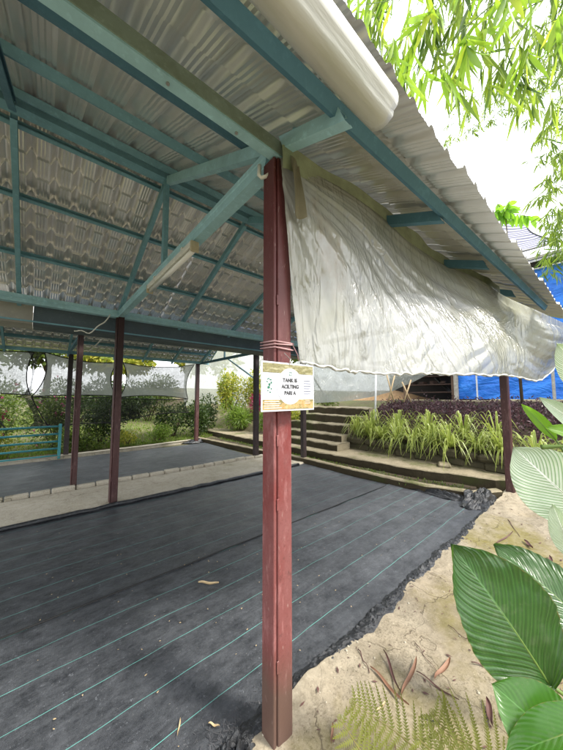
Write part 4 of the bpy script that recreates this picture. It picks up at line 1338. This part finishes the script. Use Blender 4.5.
for k, y in enumerate(spy):
    rosette('spider_plant', (5.27+random.uniform(-.04, .08), y, .50), random.uniform(.30, .46), random.uniform(.26, .42), random.randint(50, 90), '%s front spider plant left of the right-hand post on the planter wall' % words[k], M['spider'], group='spider plants on the planter wall')
for k, y in enumerate((.25, -.2, -.65, -1.1)):
    rosette('spider_plant', (5.3, y, .50), .38, .32, 60, '%s spider plant to the right of the right-hand post' % words[k], M['spider'], group='spider plants on the planter wall')
for k, y in enumerate((.4, .95, 1.6, 2.3, 3.0)):
    rosette('spider_plant', (5.68, y, .64), .42, .42, 60, '%s back row spider plant against the purple hedge' % words[k], M['spider'], group='spider plants on the planter wall')
# weeds in the soil strip
b = MB()
for _ in range(1500):
    y = random.uniform(.5, 8); x = 4.0+random.gauss(0, .09)+(0 if y > 1.2 else .2)
    leafquad(b, Vector((x, y, .05)), Vector((random.gauss(0, .5), random.gauss(0, .5), .8)), random.uniform(.02, .06), .02)
tag(b.build('strip_weeds', M['tree'], loc=(4, 3, 0)), 'small weeds in the soil strip behind the curved kerb', kind='stuff')

# ------------------------------------------------------------------ tarp building, plastic and clutter up the bank
def tarpf(u, v):
    y = 1.75-9*u; z = 4.55-3.13*v
    x = 8.05+.10*noise.noise(Vector((y*.9, z*.8, 0)))+.06*(1-abs(noise.noise(Vector((y*1.1+z*1.6, z*.5-y*.3, 4))))*2)+.03*(1-abs(noise.noise(Vector((y*3+z*4, z*1.5, 8))))*2)
    return (x, y, z)
t = thing('tarp_shed', 'tall shed walled with wrinkled blue tarpaulin behind the hedge', 'shed', (8.5, -2, 1.4))
MB().grid(tarpf, 200, 70).build('tarp_wall', M['tarp'], t, True)
MB().box((8.0, -2.7, 4.62), (.10, 9, .13)).build('eave_beam', M['dark'], t)
b = MB(); 
b.grid(lambda u, v: (7.8+3.6*v, 2.2-10*u, 4.74+.9*v+.02*(math.sin(u*10*2*math.pi*3))), 240, 6)
b.build('metal_roof', M['metalroof'], t)
MB().box((7.78, -2.8, 4.71), (.06, 10, .06)).build('roof_edge', M['cement_post'], t)
MB().tube([(7.95, -.2, 1.3), (7.95, -.2, 2.4)], .03, 6).build('pipe', M['cement_post'], t)
MB().tube([(7.98, 1.28, 1.3), (7.98, 1.28, 2.4)], .02, 6).build('pipe', M['metalroof'], t)
MB().tube([(8.0, 1.78, 1.3), (8.0, 1.78, 4.6)], [.06, .055], 8).build('shed_post', M['cement_post'], t)
# second net canopy over it
t = thing('net_canopy', 'dark purple moire shade net canopy rising behind the tarp shed roof', 'net canopy', at(520, 240, 8.5))
cBL, cBR, cTL, cTR = at(485, 262, 8.0), at(560, 241, 8.0), at(480, 214, 9.2), at(529, 216, 9.2)
def canf(u, v):
    p = cBL.lerp(cBR, u).lerp(cTL.lerp(cTR, u), v)
    side_in = (cBL-cBR).normalized()*.42*math.sin(math.pi*v)*u
    return p+side_in+Vector((0, 0, -.18*math.sin(math.pi*u)*math.sin(math.pi*v)))
MB().grid(canf, 24, 16).build('netting', M['purplenet'], t, True)
MB().tube([canf(1, i/12) for i in range(13)], .022, 6).build('cable', M['darkpole'], t)
MB().tube([canf(i/12, 0) for i in range(13)], .03, 6).build('edge_pipe', M['darkpole'], t)

# dark open store left of the tarp
t = thing('open_store', 'dark open store with plank shelves left of the blue tarp', 'store', (8.8, 2.8, 1.35))
MB().box((9.6, 3.0, 2.1), (.05, 3.2, 1.8)).build('back_wall', M['dark'], t)
MB().box((8.8, 3.0, 2.65), (1.8, 3.0, .08)).build('roof', M['dark'], t)
for z in (1.62, 1.86, 2.12): MB().box((8.7, 2.7, z), (.5, 1.4, .035)).build('shelf', M['dwood'], t)
for y in (2.0, 3.45): MB().box((8.45, y, 2.0), (.08, .08, 1.3)).build('store_post', M['wood'], t)
for k in range(5): MB().cbox((8.75, 2.1+.29*k+random.uniform(-.05, .05), 1.93), (.2, random.uniform(.1, .2), random.uniform(.06, .12)), .01, rz=random.uniform(-.4, .4)).build('crate', M['dwood'], t)
b = MB().tube([at(429, 371, 9.6), at(462, 404, 8.4)], .05, 8)
tag(b.build('leaning_pole', M['darkpole'], smooth=True), 'thick black pole leaning in front of the dark store', 'pole')
for (u0, v0, u1, v1, lab) in ((395, 374, 388, 402, 'left thin bamboo stake'), (402, 382, 411, 402, 'middle crossed bamboo stake'), (411, 380, 404, 402, 'right crossed bamboo stake'), (386, 372, 394, 402, 'bamboo stake leaning in the far plastic')):
    b = MB().tube([at(u0, v0, 7.6), at(u1, v1, 7.4)], .02, 6)
    tag(b.build('bamboo_stake', M['bamboo_pole'], smooth=True), lab+' standing in the purple hedge', 'stake')
b = MB().tube([at(376, 372, 7.4), at(375, 420, 7.0)], .025, 8)
tag(b.build('steel_stake', M['metalroof'], smooth=True), 'upright grey pipe in front of the far plastic sheet', 'pipe')
# far hanging plastic
def farp(u, v):
    T = at(296, 362, 8.2).lerp(at(436, 371, 7.8), u); B_ = [at(315, 403, 8.2), at(345, 401, 8.2), at(375, 396, 8.1), at(400, 388, 8.0), at(425, 376, 7.9)]
    B = catmull(B_, u)
    p = T.lerp(B, v)
    return p+Vector((.12*noise.noise(Vector((u*7, v*3, 0)))+.03*noise.noise(Vector((u*22, v*4, 0))), 0, 0))
tag(MB().grid(farp, 60, 14).build('plastic_sheet', M['farp'], smooth=True), 'slack clear plastic sheet hung above the steps and hedge', 'plastic sheet')
# white grid trellis
t = thing('grid_trellis', 'white wire grid trellis left of the slack far plastic', 'trellis', at(305, 405, 8.4))
b = MB()
for k in range(14):
    u0 = 296+k*1.6
    b.tube([at(u0, 372, 8.6), at(u0+min(6, k*.5), 402, 8.4)], .008, 4)
for k in range(16):
    v0 = 373+k*1.9
    b.tube([at(296, v0, 8.55), at(311+k*.6, v0+.3, 8.5)], .008, 4)
b.build('wire_grid', M['white'], t)
b = MB().tube([at(310, 372, 8.4), at(329, 402, 8.3)], .028, 8); b.build('frame_bar', M['white'], t, True)
# orange earth mound behind the far plastic
b = MB()
b.grid(lambda u, v: Vector((8.4+2*v, 7.0-4.4*u, 1.15+.55*math.sin(math.pi*u)**.7*math.sin(math.pi*min(1, v*1.1))+.08*noise.noise(Vector((u*9, v*9, 0))))), 50, 20)
tag(b.build('earth_mound', M['orange'], smooth=True), 'low orange earth mound beyond the head of the steps', 'mound')
# white plastic screen behind crotons
b = MB()
b.grid(lambda u, v: Vector((3.7+5.5*u, 10.4+.12*noise.noise(Vector((u*12, v*2, 0))), 4.1-3.0*v+.1*math.sin(u*9))), 70, 16)
tag(b.build('plastic_screen', M['whitenet'], smooth=True), 'tall white translucent screen behind the crotons', 'screen')

# ------------------------------------------------------------------ broad leaves at the right
def broadleaf(parent, base, tip, width, bend, nrm, m_, cup=.12, wav=.01, name='leaf', fold=0., wid_pos=.45, label=None):
    """leaf blade from base to tip"""
    base, tip, nrm = Vector(base), Vector(tip), Vector(nrm).normalized()
    d = tip-base; L = d.length; d.normalize()
    side = d.cross(nrm).normalized(); nrm = side.cross(d)
    def f(u, v):
        s_ = v
        c = base+d*L*s_+nrm*bend*math.sin(math.pi*s_)
        # egg-shaped outline with a drawn-out tip
        w = (math.sin(math.pi*min(1, s_)**(math.log(.5)/math.log(wid_pos)))**.72)*width/2
        if s_ > .88: w *= 1-.35*((s_-.88)/.12)**1.2
        a = (u-.5)*2
        rip = wav*math.sin((s_*26-abs(a)*9)*2*math.pi*.5)*abs(a)**.5*(1-abs(a)*.3)*.35
        edge = wav*1.6*noise.noise(Vector((s_*6, a*2, width*9)))*abs(a)
        return c+side*a*w*math.cos(fold*abs(a))+nrm*(cup*width*abs(a)**1.4*(1-fold)+math.sin(fold*abs(a))*abs(a)*w*.9+rip+edge)
    o = MB().grid(f, 36, 110, uv=True).build(name, m_, parent, True)
    rib = MB().tube([f(.5, j/20)-nrm*.0025 for j in range(20)], [.0055*(1-j/24) for j in range(20)], 6)
    rib.build('midrib', M['stem'], o, True)
    if label: o['label'] = label
    return o
tcam = lambda p: (CPOS-p).normalized()
def stem_to(parent, p, q, r=.008, sag=.1):
    p, q = Vector(p), Vector(q)
    pts = [p.lerp(q, s/10)+Vector((0, 0, sag*math.sin(math.pi*s/10))) for s in range(11)]
    return MB().tube(pts, [r*(.7+.06*s) for s in range(11)], 7).build('stalk', M['stem'], parent, True)
rootA = Vector((.95, -1.15, .06))
tA = thing('broad_leaf_plant', 'plant with huge ribbed dark green leaves over the cement bank', 'plant', rootA)
b1 = at(549, 684, .98); tip1 = at(450, 543, 1.10)
broadleaf(tA, b1, tip1, .345, .03, tcam((b1+tip1)/2)+Vector((0, 0, .5)), M['broad'], cup=.07, wav=.012, wid_pos=.44)
stem_to(tA, b1, rootA, .009, .02)
b2 = at(600, 640, 1.15); tip2 = at(493, 545, 1.45)
broadleaf(tA, b2, tip2, .26, .03, Vector((-.5, -.1, .9)), M['broad'], cup=.06, wav=.01, wid_pos=.45, label='ribbed leaf tucked behind the largest one')
stem_to(tA, b2, rootA, .008, .03)
b3 = at(590, 775, .80); tip3 = at(491, 683, .93)
broadleaf(tA, b3, tip3, .215, .03, tcam((b3+tip3)/2)+Vector((-.3, 0, .6)), M['broad_plain'], cup=.05, wav=.002, wid_pos=.5, label='smooth bright green leaf at the bottom corner')
stem_to(tA, b3, rootA, .008, .0)
b3b = at(610, 720, .78); tip3b = at(520, 735, .80)
broadleaf(tA, b3b, at(505, 758, .82), .12, .02, Vector((-.4, -.3, 1)), M['broad_plain'], cup=.05, wav=.002)
rootB = Vector((1.9, -1.25, .08))
tB = thing('broad_leaf_plant', 'plant with white veined pale leaves beside the right-hand post', 'plant', rootB)
b4 = at(600, 528, 1.62); tip4 = at(513, 447, 1.85)
broadleaf(tB, b4, tip4, .40, .04, tcam(b4)+Vector((-.1, .2, .35)), M['broad_white'], cup=.05, wav=.01, wid_pos=.5)
stem_to(tB, b4, rootB, .009, .02)
b5 = at(556, 440, 1.75); tip5 = at(521, 404, 1.85)
broadleaf(tB, b5, tip5, .085, .02, tcam(b5)+Vector((0, 0, .4)), M['sprig'], cup=.1, wav=.004, fold=.5, label='narrow half-folded light green leaf')
stem_to(tB, b5, rootB, .008, .02)
b6 = at(600, 440, 1.7); tip6 = at(538, 397, 1.8)
broadleaf(tB, b6, tip6, .13, .02, tcam(b6)+Vector((0, .3, .5)), M['broad_white'], cup=.2, wav=.006, fold=.4)
stem_to(tB, b6, rootB, .008, .02)
b7 = at(610, 395, 1.7); tip7 = at(556, 343, 1.75)
broadleaf(tB, b7, tip7, .24, .02, tcam(b7)+Vector((.2, 0, .1)), M['broad_white'], cup=.1, wav=.008)
stem_to(tB, b7, rootB, .008, .02)
b8 = at(575, 560, 1.6); tip8 = at(552, 503, 1.62)
broadleaf(tB, b8, tip8, .13, .02, tcam(b8), M['broad_white'], cup=.1, wav=.006)
b9 = at(585, 440, 1.6); tip9 = at(545, 428, 1.62)
broadleaf(tB, b9, tip9, .09, .02, tcam(b9)+Vector((0, 0, .5)), M['sprig'], cup=.1, wav=.004)
stem_to(tB, at(566, 446, 1.65), at(541, 447, 1.7), .012, .0)

# fern
rootF = Vector((.28, -.75, .10))
tF = thing('fern', 'olive green fern at the bottom edge over the cement bank', 'fern', rootF)
def frond(path, plen, normal, n=16):
    pts = [catmull(path, i/(n-1)) for i in range(n)]
    o = MB().tube(pts, [.0035*(1-.7*i/n) for i in range(n)], 5).build('frond', M['fern_rib'], tF, True)
    for i in range(1, n):
        s_ = i/(n-1)
        tdir = (pts[min(i+1, n-1)]-pts[i-1]).normalized()
        sd = tdir.cross(normal).normalized()
        L = plen*(1-s_)**.55*(.75+.5*s_)+.008
        for sg in (-1, 1):
            b = MB()
            d = (sd*sg+tdir*random.uniform(.35, .55)+normal*random.uniform(-.05, .1)).normalized()
            crs = d.cross(normal).normalized()
            m_ = max(5, int(L/.0075)); c0 = len(b.v); b.v.append(pts[i])
            side = {-1: [], 1: []}
            for k in range(m_):
                q = (k+1)/m_
                p = pts[i]+d*L*q+normal*(-.18*L*q*q)+tdir*(.10*L*q*q)
                w = .0120*(1-q)**.6+.0012
                cc = len(b.v); b.v.append(p)
                for s2 in (-1, 1):
                    a_ = len(b.v)
                    b.v += [p+crs*s2*w+d*.002+normal*.0015, p+crs*s2*w*.45+d*.0045]
                    prev = side[s2][-1] if side[s2] else c0
                    b.face([c0 if k == 0 else prevc, prev, a_, cc])
                    side[s2].append(a_+1)
                prevc = cc
            b.build('leaflet', M['fern'], o)
nF = Vector((-.5, -.6, 1)).normalized()
def pl(*q): return [at(*k) for k in q]
frond(pl((452, 800, .98), (430, 765, 1.0), (400, 735, 1.03), (372, 716, 1.06), (352, 702, 1.08)), .15, tcam(at(400, 735, 1)), 17)
frond(pl((560, 840, .95), (520, 790, .98), (480, 750, 1.0), (450, 735, 1.03), (432, 712, 1.06)), .19, tcam(at(480, 750, 1)), 17)
frond(pl((400, 810, .95), (380, 778, .97), (360, 750, 1.0), (340, 718, 1.03)), .12, tcam(at(350, 740, 1)), 14)
frond(pl((520, 820, .88), (500, 790, .9), (470, 765, .93), (440, 757, .95), (415, 735, .97)), .16, tcam(at(480, 770, 1)), 14)

# ------------------------------------------------------------------ dry leaves and twigs on the bank and mats
def dry(px, L, w, a, m_, lab, zoff=.004, curl=.02, name='dry_leaf'):
    """px: (u, v) seen; lies on the ground"""
    d = fw + rt*((px[0]-281.5)/CF) - up*((px[1]-375)/CF)
    p = CPOS + d*((.05-CPOS.z)/d.z)
    if p.y > .12: p = CPOS + d*((.03-CPOS.z)/d.z)
    z = (bank_z(p.x, p.y) if p.y < .1 else .022)+zoff
    c = Vector((p.x, p.y, z)); dr = Vector((math.cos(a), math.sin(a), 0)); sd = Vector((-math.sin(a), math.cos(a), 0))
    def f(u, v):
        s_ = v-.5; wd = w*(math.sin(math.pi*min(1, max(0, v)))**.8)*(1-.3*v)
        return c+dr*L*s_+sd*(wd*(u-.5)+curl*1.6*math.cos(v*math.pi))+Vector((0, 0, abs(u-.5)*w*.7+curl*(s_*s_)*2+.003*math.sin(v*9)))
    return tag(MB().grid(f, 4, 14).build(name, m_, smooth=True), lab, 'dry leaf')
def ang(p, q):
    """ground direction of a line seen from p to q"""
    r_ = []
    for (u, v) in (p, q):
        d = fw + rt*((u-281.5)/CF) - up*((v-375)/CF); r_.append(CPOS+d*((.04-CPOS.z)/d.z))
    e = r_[1]-r_[0]; return math.atan2(e.y, e.x), e.length, ((p[0]+q[0])/2, (p[1]+q[1])/2)
for (p, q, w, m_, lab) in (((367, 670), (410, 700), .022, M['dry'], 'long curled brown bamboo leaf nearest the mat edge'),
                           ((378, 650), (405, 690), .018, M['dry_dark'], 'thin dark curled leaf crossing beside the long brown one'),
                           ((411, 652), (408, 698), .024, M['dry'], 'upright reddish brown leaf above the fern'),
                           ((415, 672), (458, 692), .012, M['dry_dark'], 'narrow dark leaf pointing at the bright broad leaf'),
                           ((445, 653), (440, 680), .030, M['dry'], 'short wide orange leaf in the middle of the bank'),
                           ((473, 664), (502, 667), .012, M['dry_dark'], 'small straight dark leaf beside the largest broad leaf'),
                           ((482, 697), (497, 728), .030, M['dry_dark'], 'dark purple shrivelled leaf at the bottom leaf edge'),
                           ((497, 690), (508, 722), .018, M['dry'], 'pinkish rolled leaf beside the shrivelled dark one'),
                           ((198, 585), (219, 582), .035, M['dry_pale'], 'pale tan leaf lying alone on the weed mat'),
                           ((522, 540), (535, 548), .04, M['dry_dark'], 'dark curled leaf on the far end of the bank'),
                           ((545, 556), (556, 570), .035, M['dry_dark'], 'dark leaf at the right edge of the bank'),
                           ((549, 576), (562, 576), .02, M['dry'], 'orange brown scrap at the right edge of the bank'),
                           ((384, 700), (378, 715), .012, M['dry_pale'], 'tiny tan leaf scrap next to the fern'),
                           ((500, 545), (510, 530), .02, M['dry_dark'], 'thin dark leaf on the bank behind the broad leaf tips'),
                           ((330, 722), (334, 745), .012, M['dry'], 'reddish blade by the foot of the nearest post'),
                           ((208, 725), (220, 724), .014, M['dry_pale'], 'small pale sliver by the frayed mat corner'),
                           ((178, 718), (180, 736), .008, M['dry_pale'], 'thin straw lying on the near weed mat')):
    a, L, c = ang(p, q)
    dry(c, L, w, a, m_, lab, curl=min(.018, L*.08))
def twig(p, q, r, lab, m_=None):
    a, L, c = ang(p, q); pts = []
    for s in range(7):
        u = p[0]+(q[0]-p[0])*s/6; v = p[1]+(q[1]-p[1])*s/6
        d = fw + rt*((u-281.5)/CF) - up*((v-375)/CF); g = CPOS+d*((.05-CPOS.z)/d.z)
        g.z = bank_z(g.x, g.y)+.006+.004*math.sin(s*2.1); g.x += .006*math.sin(s*1.7); pts.append(g)
    return tag(MB().tube(pts, [r*(1-.08*s) for s in range(7)], 5).build('twig', m_ or M['dry_dark'], smooth=True), lab, 'twig')
twig((358, 648), (370, 672), .003, 'short thin twig beside the mat edge')
twig((415, 640), (440, 672), .002, 'thin bent twig leaning on the orange leaf')
twig((448, 622), (480, 648), .002, 'fine twig under the tip of the largest broad leaf')
twig((508, 520), (520, 536), .004, 'curved dark twig on the far bank')
twig((552, 528), (563, 545), .006, 'thick root twig at the right frame edge')
twig((555, 680), (550, 750), .012, 'thick brown stick standing by the bottom right corner', M['bark'])
twig((538, 700), (563, 690), .006, 'brown stick crossing behind the bright green leaf', M['bark'])
twig((425, 716), (440, 722), .004, 'black scorched twig above the fern', M['hem'])
# litter specks, one mass
b = MB()
for _ in range(1500):
    x = random.uniform(-.1, 4.8); y = random.uniform(-2.0, .04)
    a = random.uniform(0, 6.28); l = random.choice((.008, .012, .02, .035))*random.uniform(.7, 1.2)
    leafquad(b, Vector((x, y, bank_z(x, y)+.004)), Vector((math.cos(a), math.sin(a), .1)), l, l*random.uniform(.12, .4), Vector((0, 0, 1)), 0)
tag(b.build('leaf_litter', M['dry_dark'], loc=(0, 0, 0)), 'fine leaf litter scattered on the cement bank', kind='stuff')
b = MB()
for _ in range(420):
    x = random.uniform(-.1, 4.8); y = -random.random()**1.6*2+.06
    r_ = random.choice((.002, .003, .004, .007))*random.uniform(.7, 1.2)
    b.cbox((x, y, bank_z(x, y)+r_*.3), (r_*2, r_*1.5, r_*1.2), r_*.35, rz=random.uniform(0, 3))
tag(b.build('pebbles', M['path'], loc=(0, 0, 0)), 'small pebbles and grit on the cement bank', kind='stuff')
b = MB()
for _ in range(320):
    x = random.uniform(-1.5, 3.4); y = random.uniform(.2, 3.3)
    a = random.uniform(0, 6.28); l = random.uniform(.006, .018)
    leafquad(b, Vector((x, y, .026)), Vector((math.cos(a), math.sin(a), .1)), l, l*.5, Vector((0, 0, 1)), 0)
tag(b.build('mat_crumbs', M['dry_pale'], loc=(0, 0, 0)), 'pale crumbs and bits scattered over the near mats', kind='stuff')

# ------------------------------------------------------------------ bamboo overhead
rootBam = Vector((4.2, -4.6, 0))
tBam = thing('bamboo', 'bamboo clump arching over the top right with yellow green leaves', 'bamboo', rootBam)
def leafmesh(L, w, droop):
    b = MB(); N = 6
    for j in range(N+1):
        s_ = j/N; wd = w/2*(math.sin(math.pi*(s_**.75)))**.8 if 0 < s_ < 1 else 0.0004
        z = -droop*L*s_*s_; f_ = wd*.35
        b.v += [Vector((s_*L, -wd, z+f_)), Vector((s_*L, 0, z)), Vector((s_*L, wd, z+f_))]
    for j in range(N):
        for k in (0, 1): b.face([3*j+k, 3*j+k+3, 3*j+k+4, 3*j+k+1])
    me = bpy.data.meshes.new('leaf'); me.from_pydata([tuple(v) for v in b.v], [], b.f)
    me.materials.append(None); me.polygons.foreach_set('use_smooth', [True]*len(me.polygons)); me.update()
    return me
variants = []
for q in range(5):
    mm = leafm('bamboo_leaf_%d' % q, *[((.07, .17, .015), (.12, .24, .02)), ((.10, .20, .02), (.15, .28, .025)), ((.17, .27, .02), (.24, .34, .03)), ((.05, .12, .02), (.07, .15, .02)), ((.30, .33, .03), (.38, .40, .04))][q], tl=.6, glow=(.38, .55, .04))
    me = leafmesh(1, .105+.010*q, .10+.04*q); me.materials[0] = mm; variants.append(me)
near_count = [0]
smallmb = MB()
def branch(path, r, nodes, per, ll, spread=.5, big=True):
    P_ = [at(*q) for q in path]
    pts = [catmull(P_, i/16) for i in range(17)]
    br = MB().tube(pts, [r*(1-.75*i/16) for i in range(17)], 5).build('branch', M['stem'], tBam, True)
    for k in range(nodes):
        s_ = (k+.7)/nodes
        p = catmull(P_, min(1, s_)); tdir = (catmull(P_, min(1, s_+.03))-catmull(P_, max(0, s_-.03))).normalized()
        # short side twig
        a0 = Vector((random.gauss(0, 1), random.gauss(0, 1), random.gauss(-.3, .5))).normalized()
        tw = (tdir*.6+a0*.7).normalized(); tl = ll*random.uniform(.4, 1.0)
        e = p+tw*tl
        if big: MB().tube([p, e], [r*.35, r*.2], 4).build('twig', M['stem'], tBam)
        n_ = max(3, int(random.gauss(per, 1)))
        for j in range(n_):
            q = p.lerp(e, random.uniform(.3, 1) if j else 1)
            d = (tw*.45+Vector((random.gauss(0, spread), random.gauss(0, spread), -1.0+random.gauss(0, .35)))).normalized()
            l = ll*random.uniform(.7, 1.25)
            nr = Vector((random.gauss(0, 1), random.gauss(0, 1), random.gauss(0, .5)))
            nr = (CPOS-q).normalized()*.7+nr*.6
            sd = nr.cross(d)
            if sd.length < 1e-3: continue
            sd.normalize(); nn = d.cross(sd)
            if big and near_count[0] < 290:
                near_count[0] += 1
                Mx = Matrix(((d.x, sd.x, nn.x, q.x), (d.y, sd.y, nn.y, q.y), (d.z, sd.z, nn.z, q.z), (0, 0, 0, 1))) @ Matrix.Diagonal((l, l, l, 1))
                v_ = random.choices(range(5), (4, 5, 4, 3, 2))[0]
                inst('leaf', variants[v_], tBam, Mx)
            else:
                leafquad(smallmb, q, d, l, l*.095, nr, .2)
random.seed(21)
branch([(470, -60, 1.5), (430, -25, 1.55), (390, 0, 1.6), (345, 6, 1.7)], .004, 7, 5, .19)
branch([(520, -70, 1.5), (470, -20, 1.55), (425, 20, 1.6), (395, 48, 1.65)], .005, 8, 6, .20)
branch([(560, -60, 1.5), (520, -20, 1.5), (480, 15, 1.5), (440, 50, 1.55), (425, 65, 1.6)], .005, 8, 6, .20)
branch([(620, -50, 1.6), (560, -10, 1.6), (510, 18, 1.6), (478, 40, 1.6)], .005, 7, 6, .20)
branch([(640, 0, 1.5), (590, 10, 1.5), (555, 20, 1.55), (530, 35, 1.6)], .005, 6, 6, .19)
branch([(420, -40, 1.9), (370, -15, 1.9), (332, -8, 2.0)], .004, 6, 6, .2)
for k in range(17):      # a second, deeper layer
    u0 = 318+k*15
    branch([(u0+90, -80, 2.6), (u0+40, -20, 2.7), (u0+8, 20+(k*7)%23, 2.8), (u0-8, 35+(k*17)%40+k*2, 2.9)], .005, 9, 6, .36, .35, big=False)
for k in range(14):     # fine far bamboo at the right edge
    v0 = -10+k*19
    branch([(640, v0-40, 5.5), (600, v0-20, 5.5), (568, v0+5, 5.6), (535-(8 if k in (4, 5) else 0)+(14 if k > 7 else 0), v0+35, 5.7)], .008, 26, 9, .25, .7, big=False)
for k in range(9):
    branch([(650, 30+k*22, 4.6), (610, 50+k*22, 4.6), (582, 72+k*22, 4.7), (556-(k%3)*7, 100+k*19, 4.8)], .008, 18, 9, .26, .5, big=False)
for k in range(6):
    branch([(600-10*k, 60, 6), (560-12*k, 82, 6), (520-12*k, 105, 6.1), (492-10*k, 122+4*k, 6.2)], .006, 20, 8, .19, .9, big=False)
smallmb.build('leaf_mass', M['bamboo'], tBam)['kind'] = 'stuff'
cul = MB()
for k in range(4):
    p = rootBam+Vector((k*.25, -.2*k, 0)); q = at(640-10*k, -40, 3+.3*k)
    cul.tube([p.lerp(q, s/12)+Vector((0, 0, .9*math.sin(math.pi*s/12))) for s in range(13)], [.035*(1-.05*s) for s in range(13)], 8)
cul.build('culm', M['stem'], tBam, True)

# small pinnate sprig above the roof edge
rootS = at(540, 236, 9.5)
rootS = Vector((6.9, .2, 1.3))
tS = thing('leafy_sapling', 'thin sapling with bright drooping green leaflets above the roof edge', 'sapling', rootS)
topS = at(505, 212, 6.6)
MB().tube([rootS, rootS.lerp(topS, .5)+Vector((.1, 0, .1)), topS], [.03, .02, .01], 6).build('trunk', M['bark'], tS, True)
random.seed(5)
for (u0, v0, u1, v1, n_) in ((505, 213, 487, 212, 6), (505, 213, 533, 217, 8), (505, 213, 510, 200, 5), (505, 213, 497, 203, 5)):
    for k in range(n_):
        p = at(u0+(u1-u0)*(k+.5)/n_, v0+(v1-v0)*(k+.5)/n_, 6.6)
        for sgn in (-1, 1):
            d = Vector((random.gauss(0, .3), random.gauss(0, .3), -1 if sgn < 0 else random.uniform(-.9, .1)))
            b = MB(); L = random.uniform(.22, .34)
            nr = tcam(p)+Vector((random.gauss(0, .4), random.gauss(0, .4), 0)); d.normalize(); sd = nr.cross(d).normalized(); nn = d.cross(sd)
            for j in range(6):
                s_ = j/5; w = L*.19*math.sin(math.pi*min(.97, max(.03, s_))**.9)
                b.v += [p+d*L*s_-sd*w, p+d*L*s_+nn*-.01, p+d*L*s_+sd*w]
            for j in range(5):
                for q in (0, 1): b.face([3*j+q, 3*j+q+3, 3*j+q+4, 3*j+q+1])
            b.build('leaflet', M['sprig'], tS, True)
    MB().tube([at(u0, v0, 6.6), at(u1, v1, 6.6)], .008, 5).build('leaf_stalk', M['stem'], tS)
